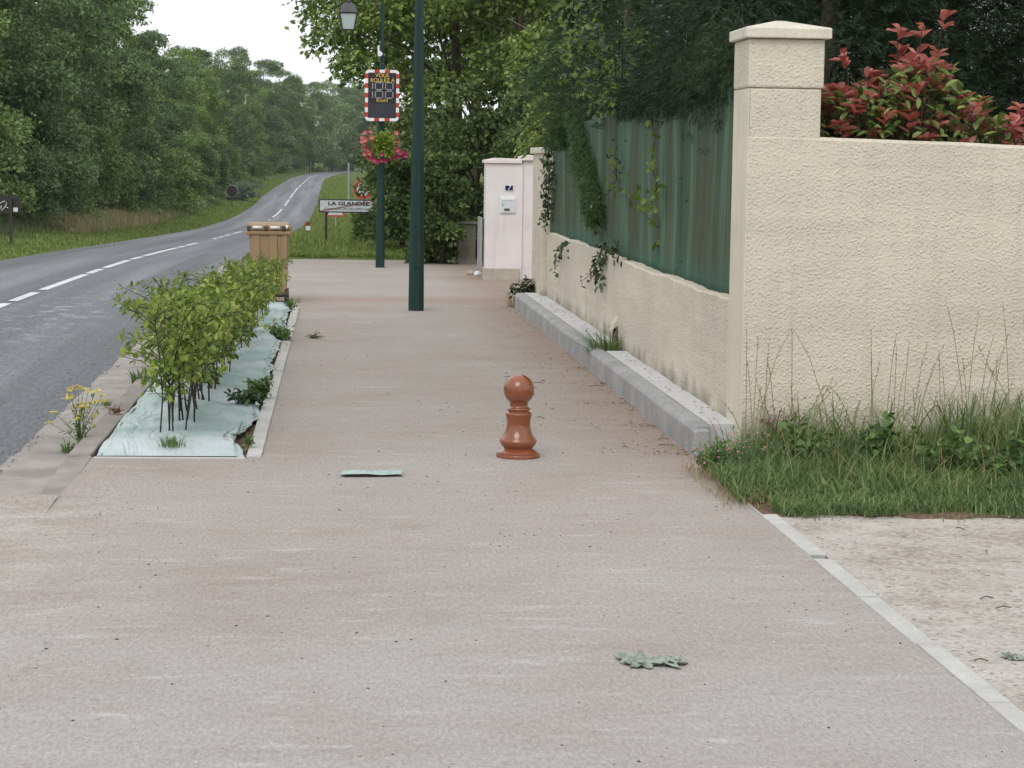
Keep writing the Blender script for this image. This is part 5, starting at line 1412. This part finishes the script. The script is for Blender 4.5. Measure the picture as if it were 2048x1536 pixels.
# ------------------------------------------------------------------ wood on the left
kinds = [(LF_A, 'round', 3.6), (LF_B, 'tall', 3.2), (LF_C, 'round', 3.5), (LF_B, 'round', 3.8), (LF_A, 'tall', 3.0)]
words = ['mid green round-crowned', 'cool green tall', 'olive green round-crowned', 'bluish green broad', 'fresh green slender']
fp = []
for i, (mt, sh, rd) in enumerate(kinds):
    fp.append(make_tree('tree', '', 'tree', (0, 0, -50), 600+i, 14.0, rd, rd, .3, 72, 1.0, 36000, .19, mt, sh, M_BARK, 'trees along the edge of the wood', (0, 0), 10))
used = [False]*5
front = [(79, -14.2, 14), (86, -13.2, 13), (93, -14.4, 15), (101, -13.4, 14.5), (110, -14.2, 15.5), (120, -13.2, 14), (131, -14.2, 14), (143, -13.4, 13.2), (156, -14.6, 12.4), (170, -13.4, 12.0), (186, -13.8, 13.6), (204, -13.0, 11.8), (224, -13.8, 13.9), (247, -13.0, 14.8), (272, -14.2, 16.4), (300, -12.8, 15.2), (332, -12.6, 17.8), (368, -11.8, 18.0), (405, -10.2, 18.5), (440, -8.4, 18.0), (470, -5.0, 19.5), (497, -1.2, 20.0), (520, 3.4, 21.5), (540, 8.5, 21.5)]
rng = random.Random(77)
POS = ['leftmost', 'second', 'third', 'fourth', 'fifth', 'sixth', 'seventh', 'eighth', 'ninth', 'tenth', 'eleventh', 'twelfth', 'thirteenth', 'fourteenth', 'fifteenth', 'sixteenth', 'seventeenth', 'eighteenth', 'nineteenth', 'twentieth', 'twenty-first', 'twenty-second', 'twenty-third', 'twenty-fourth']
order = [0, 3, 2, 1, 4, 3, 2, 1, 0, 3, 4, 0, 2, 1, 3, 0, 1, 3, 2, 0, 3, 1, 0, 3]
for i, (y, x, H) in enumerate(front):
    k = order[i]; s = H/14.0
    loc = (x, y, gz(x, y)-.1)
    lab = '%s tree, %s from the left along the wood edge' % (words[k], POS[i]) if i else '%s tree, leftmost along the wood edge' % words[k]
    sc_ = (s*rng.uniform(.92, 1.1), s*rng.uniform(.92, 1.1), s)
    if not used[k]:
        o = fp[k]; used[k] = True; o.location = loc; o.rotation_euler = (0, 0, rng.uniform(0, 6)); o.scale = sc_; o['label'] = lab
    else: dup(fp[k], loc, rng.uniform(0, 6), sc_, lab)
# understorey bushes at the foot of the wood
bp_ = [make_tree('bush', '', 'bush', (0, 0, -50), 650+i, 4.4, 1.9, 1.9, .05, 38, .72, 13000, .145, m, 'round', M_STEM, 'bushes at the foot of the wood', (0, 0), 6, .06) for i, m in enumerate((LF_A, LF_B, LF_C))]
bw = ['mid green', 'dark bluish green', 'olive green']; ub = [False]*3
bl = [(70, -11.6, .8), (75, -11.9, 1.0), (82, -11.2, .75), (89, -11.5, 1.1), (97, -11.8, .9), (106, -12.0, 1.15), (117, -12.0, 1.0), (128, -11.8, 1.2), (141, -11.6, 1.0), (155, -11.5, 1.25), (171, -11.4, .95), (188, -11.6, 1.1), (207, -11.4, 1.0), (228, -11.6, 1.2), (252, -11.6, 1.0), (280, -11.4, 1.25), (312, -11.2, 1.1), (345, -11.2, 1.3), (380, -10.2, 1.3), (415, -8.2, 1.2), (446, -5.4, 1.35), (474, -1.8, 1.3), (498, 2.6, 1.4)]
BP = POS[:]
for i, (y, x, s) in enumerate(bl):
    k = (i*2+i//3) % 3; loc = (x, y, gz(x, y)-.1)
    lab = '%s bush, %s from the left at the foot of the wood' % (bw[k], BP[i]) if i else '%s bush, leftmost at the foot of the wood' % bw[k]
    if not ub[k]: o = bp_[k]; ub[k] = True; o.location = loc; o.rotation_euler = (0, 0, rng.uniform(0, 6)); o.scale = (s, s, s); o['label'] = lab
    else: dup(bp_[k], loc, rng.uniform(0, 6), s, lab)
# the wood behind the edge, one mass
nr_ = np.random.default_rng(690)
cl = []
for y in np.arange(70, 420, 6.5):
    for j in range(3):
        x = -19-5*j+nr_.normal()*1.2+(0 if y < 340 else (y-340)**2*.00018)
        for q in range(7): cl.append((x+nr_.normal()*1.6, y+nr_.normal()*2, gz(x, y)*.6+.5+9*nr_.random(), 1.9, 1.9, 1.6))
for y in np.arange(420, 590, 7.0):
    for q in range(16):
        x = -14+ (y-420)*.14+nr_.normal()*4; cl.append((x, y+14, 1+15*nr_.random(), 2.2, 2.2, 1.8))
n = 90000
c, d = clump_leaves(nr_, cl, n, .5)
o = link('woodland', leaf_mesh('woodland', c, rdir(nr_, n)+[0, 0, -.3], d*.6+rdir(nr_, n)*.7+[0, 0, .4], .55*(.6+.8*nr_.random(n)), .4*(.6+.8*nr_.random(n)), .2), LF_B)
tag(o, 'dense mass of wood behind the front trees across the road', 'woodland', kind='stuff')

# ------------------------------------------------------------------ verge grass
rng = np.random.default_rng(701)
def verge_pts(n, ulo, uhi, ylo, yhi, p=1.0):
    y = ylo+(yhi-ylo)*rng.random(n)**p; u = ulo+(uhi-ulo)*rng.random(n)
    x = road_cx(y)+u; return x, y, verge_z(x, y)
x, y, z = verge_pts(70000, -6.2, -HW+.04, 42, 330, 1.8)
k = np.clip((-HW-(x-road_cx(y)))/3, 0, 1)
o = grass_obj('grass', LF_GRASSFAR, rng, x, y, z-.02, (.04+.07*rng.random(len(x)))*(1+1.2*k)*(1+y/700), .02+.012*rng.random(len(x))+y*.00012, .6, 2)
tag(o, 'short bright verge grass along the far side of the road', 'grass', kind='stuff')
x, y, z = verge_pts(42000, -8.8, -HW-2.3, 50, 330, 1.7)
o = grass_obj('rank_grass', LF_GRASSMID, rng, x, y, z-.02, (.14+.34*rng.random(len(x)))*(1+y/500)*np.clip((-HW-1.6-(x-road_cx(y)))/1.6, .35, 1), .022+.015*rng.random(len(x))+y*.0001, .5, 2)
tag(o, 'rank grey-green grass and herbs before the wood', 'grass', kind='stuff')
n = 11000; y = np.clip(110+13*rng.normal(size=n), 84, 150); x = -9.1-2.2*rng.random(n)**.8-.010*(y-88); z = verge_z(x, y)
o = grass_obj('tall_dry_grass', LF_DRYT, rng, x, y, z-.02, (.45+.65*rng.random(n))*(.75+.35*noise2(y*.5, x*2)), .02+.012*rng.random(n), .4, 3)
tag(o, 'tall straw-coloured grass patch before the dark bushes across the road', 'grass', kind='stuff')
x, y, z = verge_pts(26000, HW-.03, HW+3.2, 60, 330, 1.6)
o = grass_obj('grass', LF_GRASSFAR, rng, x, y, z-.02, (.12+.25*rng.random(len(x)))*(1+y/300), .02+.014*rng.random(len(x))+y*.0001, .6, 2)
tag(o, 'verge grass along the near side of the far road', 'grass', kind='stuff')
n = 17000; x = -1.62+3.6*rng.random(n); y = 44.55+16*rng.random(n)**1.6; z = verge_z(x, y)
o = grass_obj('grass', LF_GRASSFAR, rng, x, y+.12*noise1(x*6), z-.01, (.06+.10*rng.random(n))*(1+1.6*np.clip((y-46)/6, 0, 1)), .012+.008*rng.random(n), .7, 3)
tag(o, 'grass strip between the end of the pavement and the town sign', 'grass', kind='stuff')
c_ = PY(500, 355, 205)
make_tree('bush', 'pale bluish willow bush on the bank right of the round sign', 'bush', (c_.x-.3, 205, gz(c_.x-.3, 205)), 710, 1.9, 1.3, 1.6, .05, 16, .5, 2600, .2, leafmat('leaf_willow', (.09, .14, .09), (.15, .21, .14), (.24, .30, .21), .3, .6, 0, 1.0), 'round', M_STEM)

# ------------------------------------------------------------------ damp air
hz = MB(); hz.box(-130, 130, -12, 640, -7, 60)
hm = bpy.data.materials.new('haze'); hm.use_nodes = True; ht = hm.node_tree; ht.nodes.clear()
ho = ht.nodes.new('ShaderNodeOutputMaterial'); hv = ht.nodes.new('ShaderNodeVolumePrincipled')
hv.inputs['Color'].default_value = (.95, .97, 1.0, 1); hv.inputs['Density'].default_value = .00014; hv.inputs['Anisotropy'].default_value = .2
ht.links.new(hv.outputs[0], ho.inputs['Volume'])
tag(hz.build('haze', hm), 'thin damp haze hanging over the far end of the road', 'haze', kind='stuff')
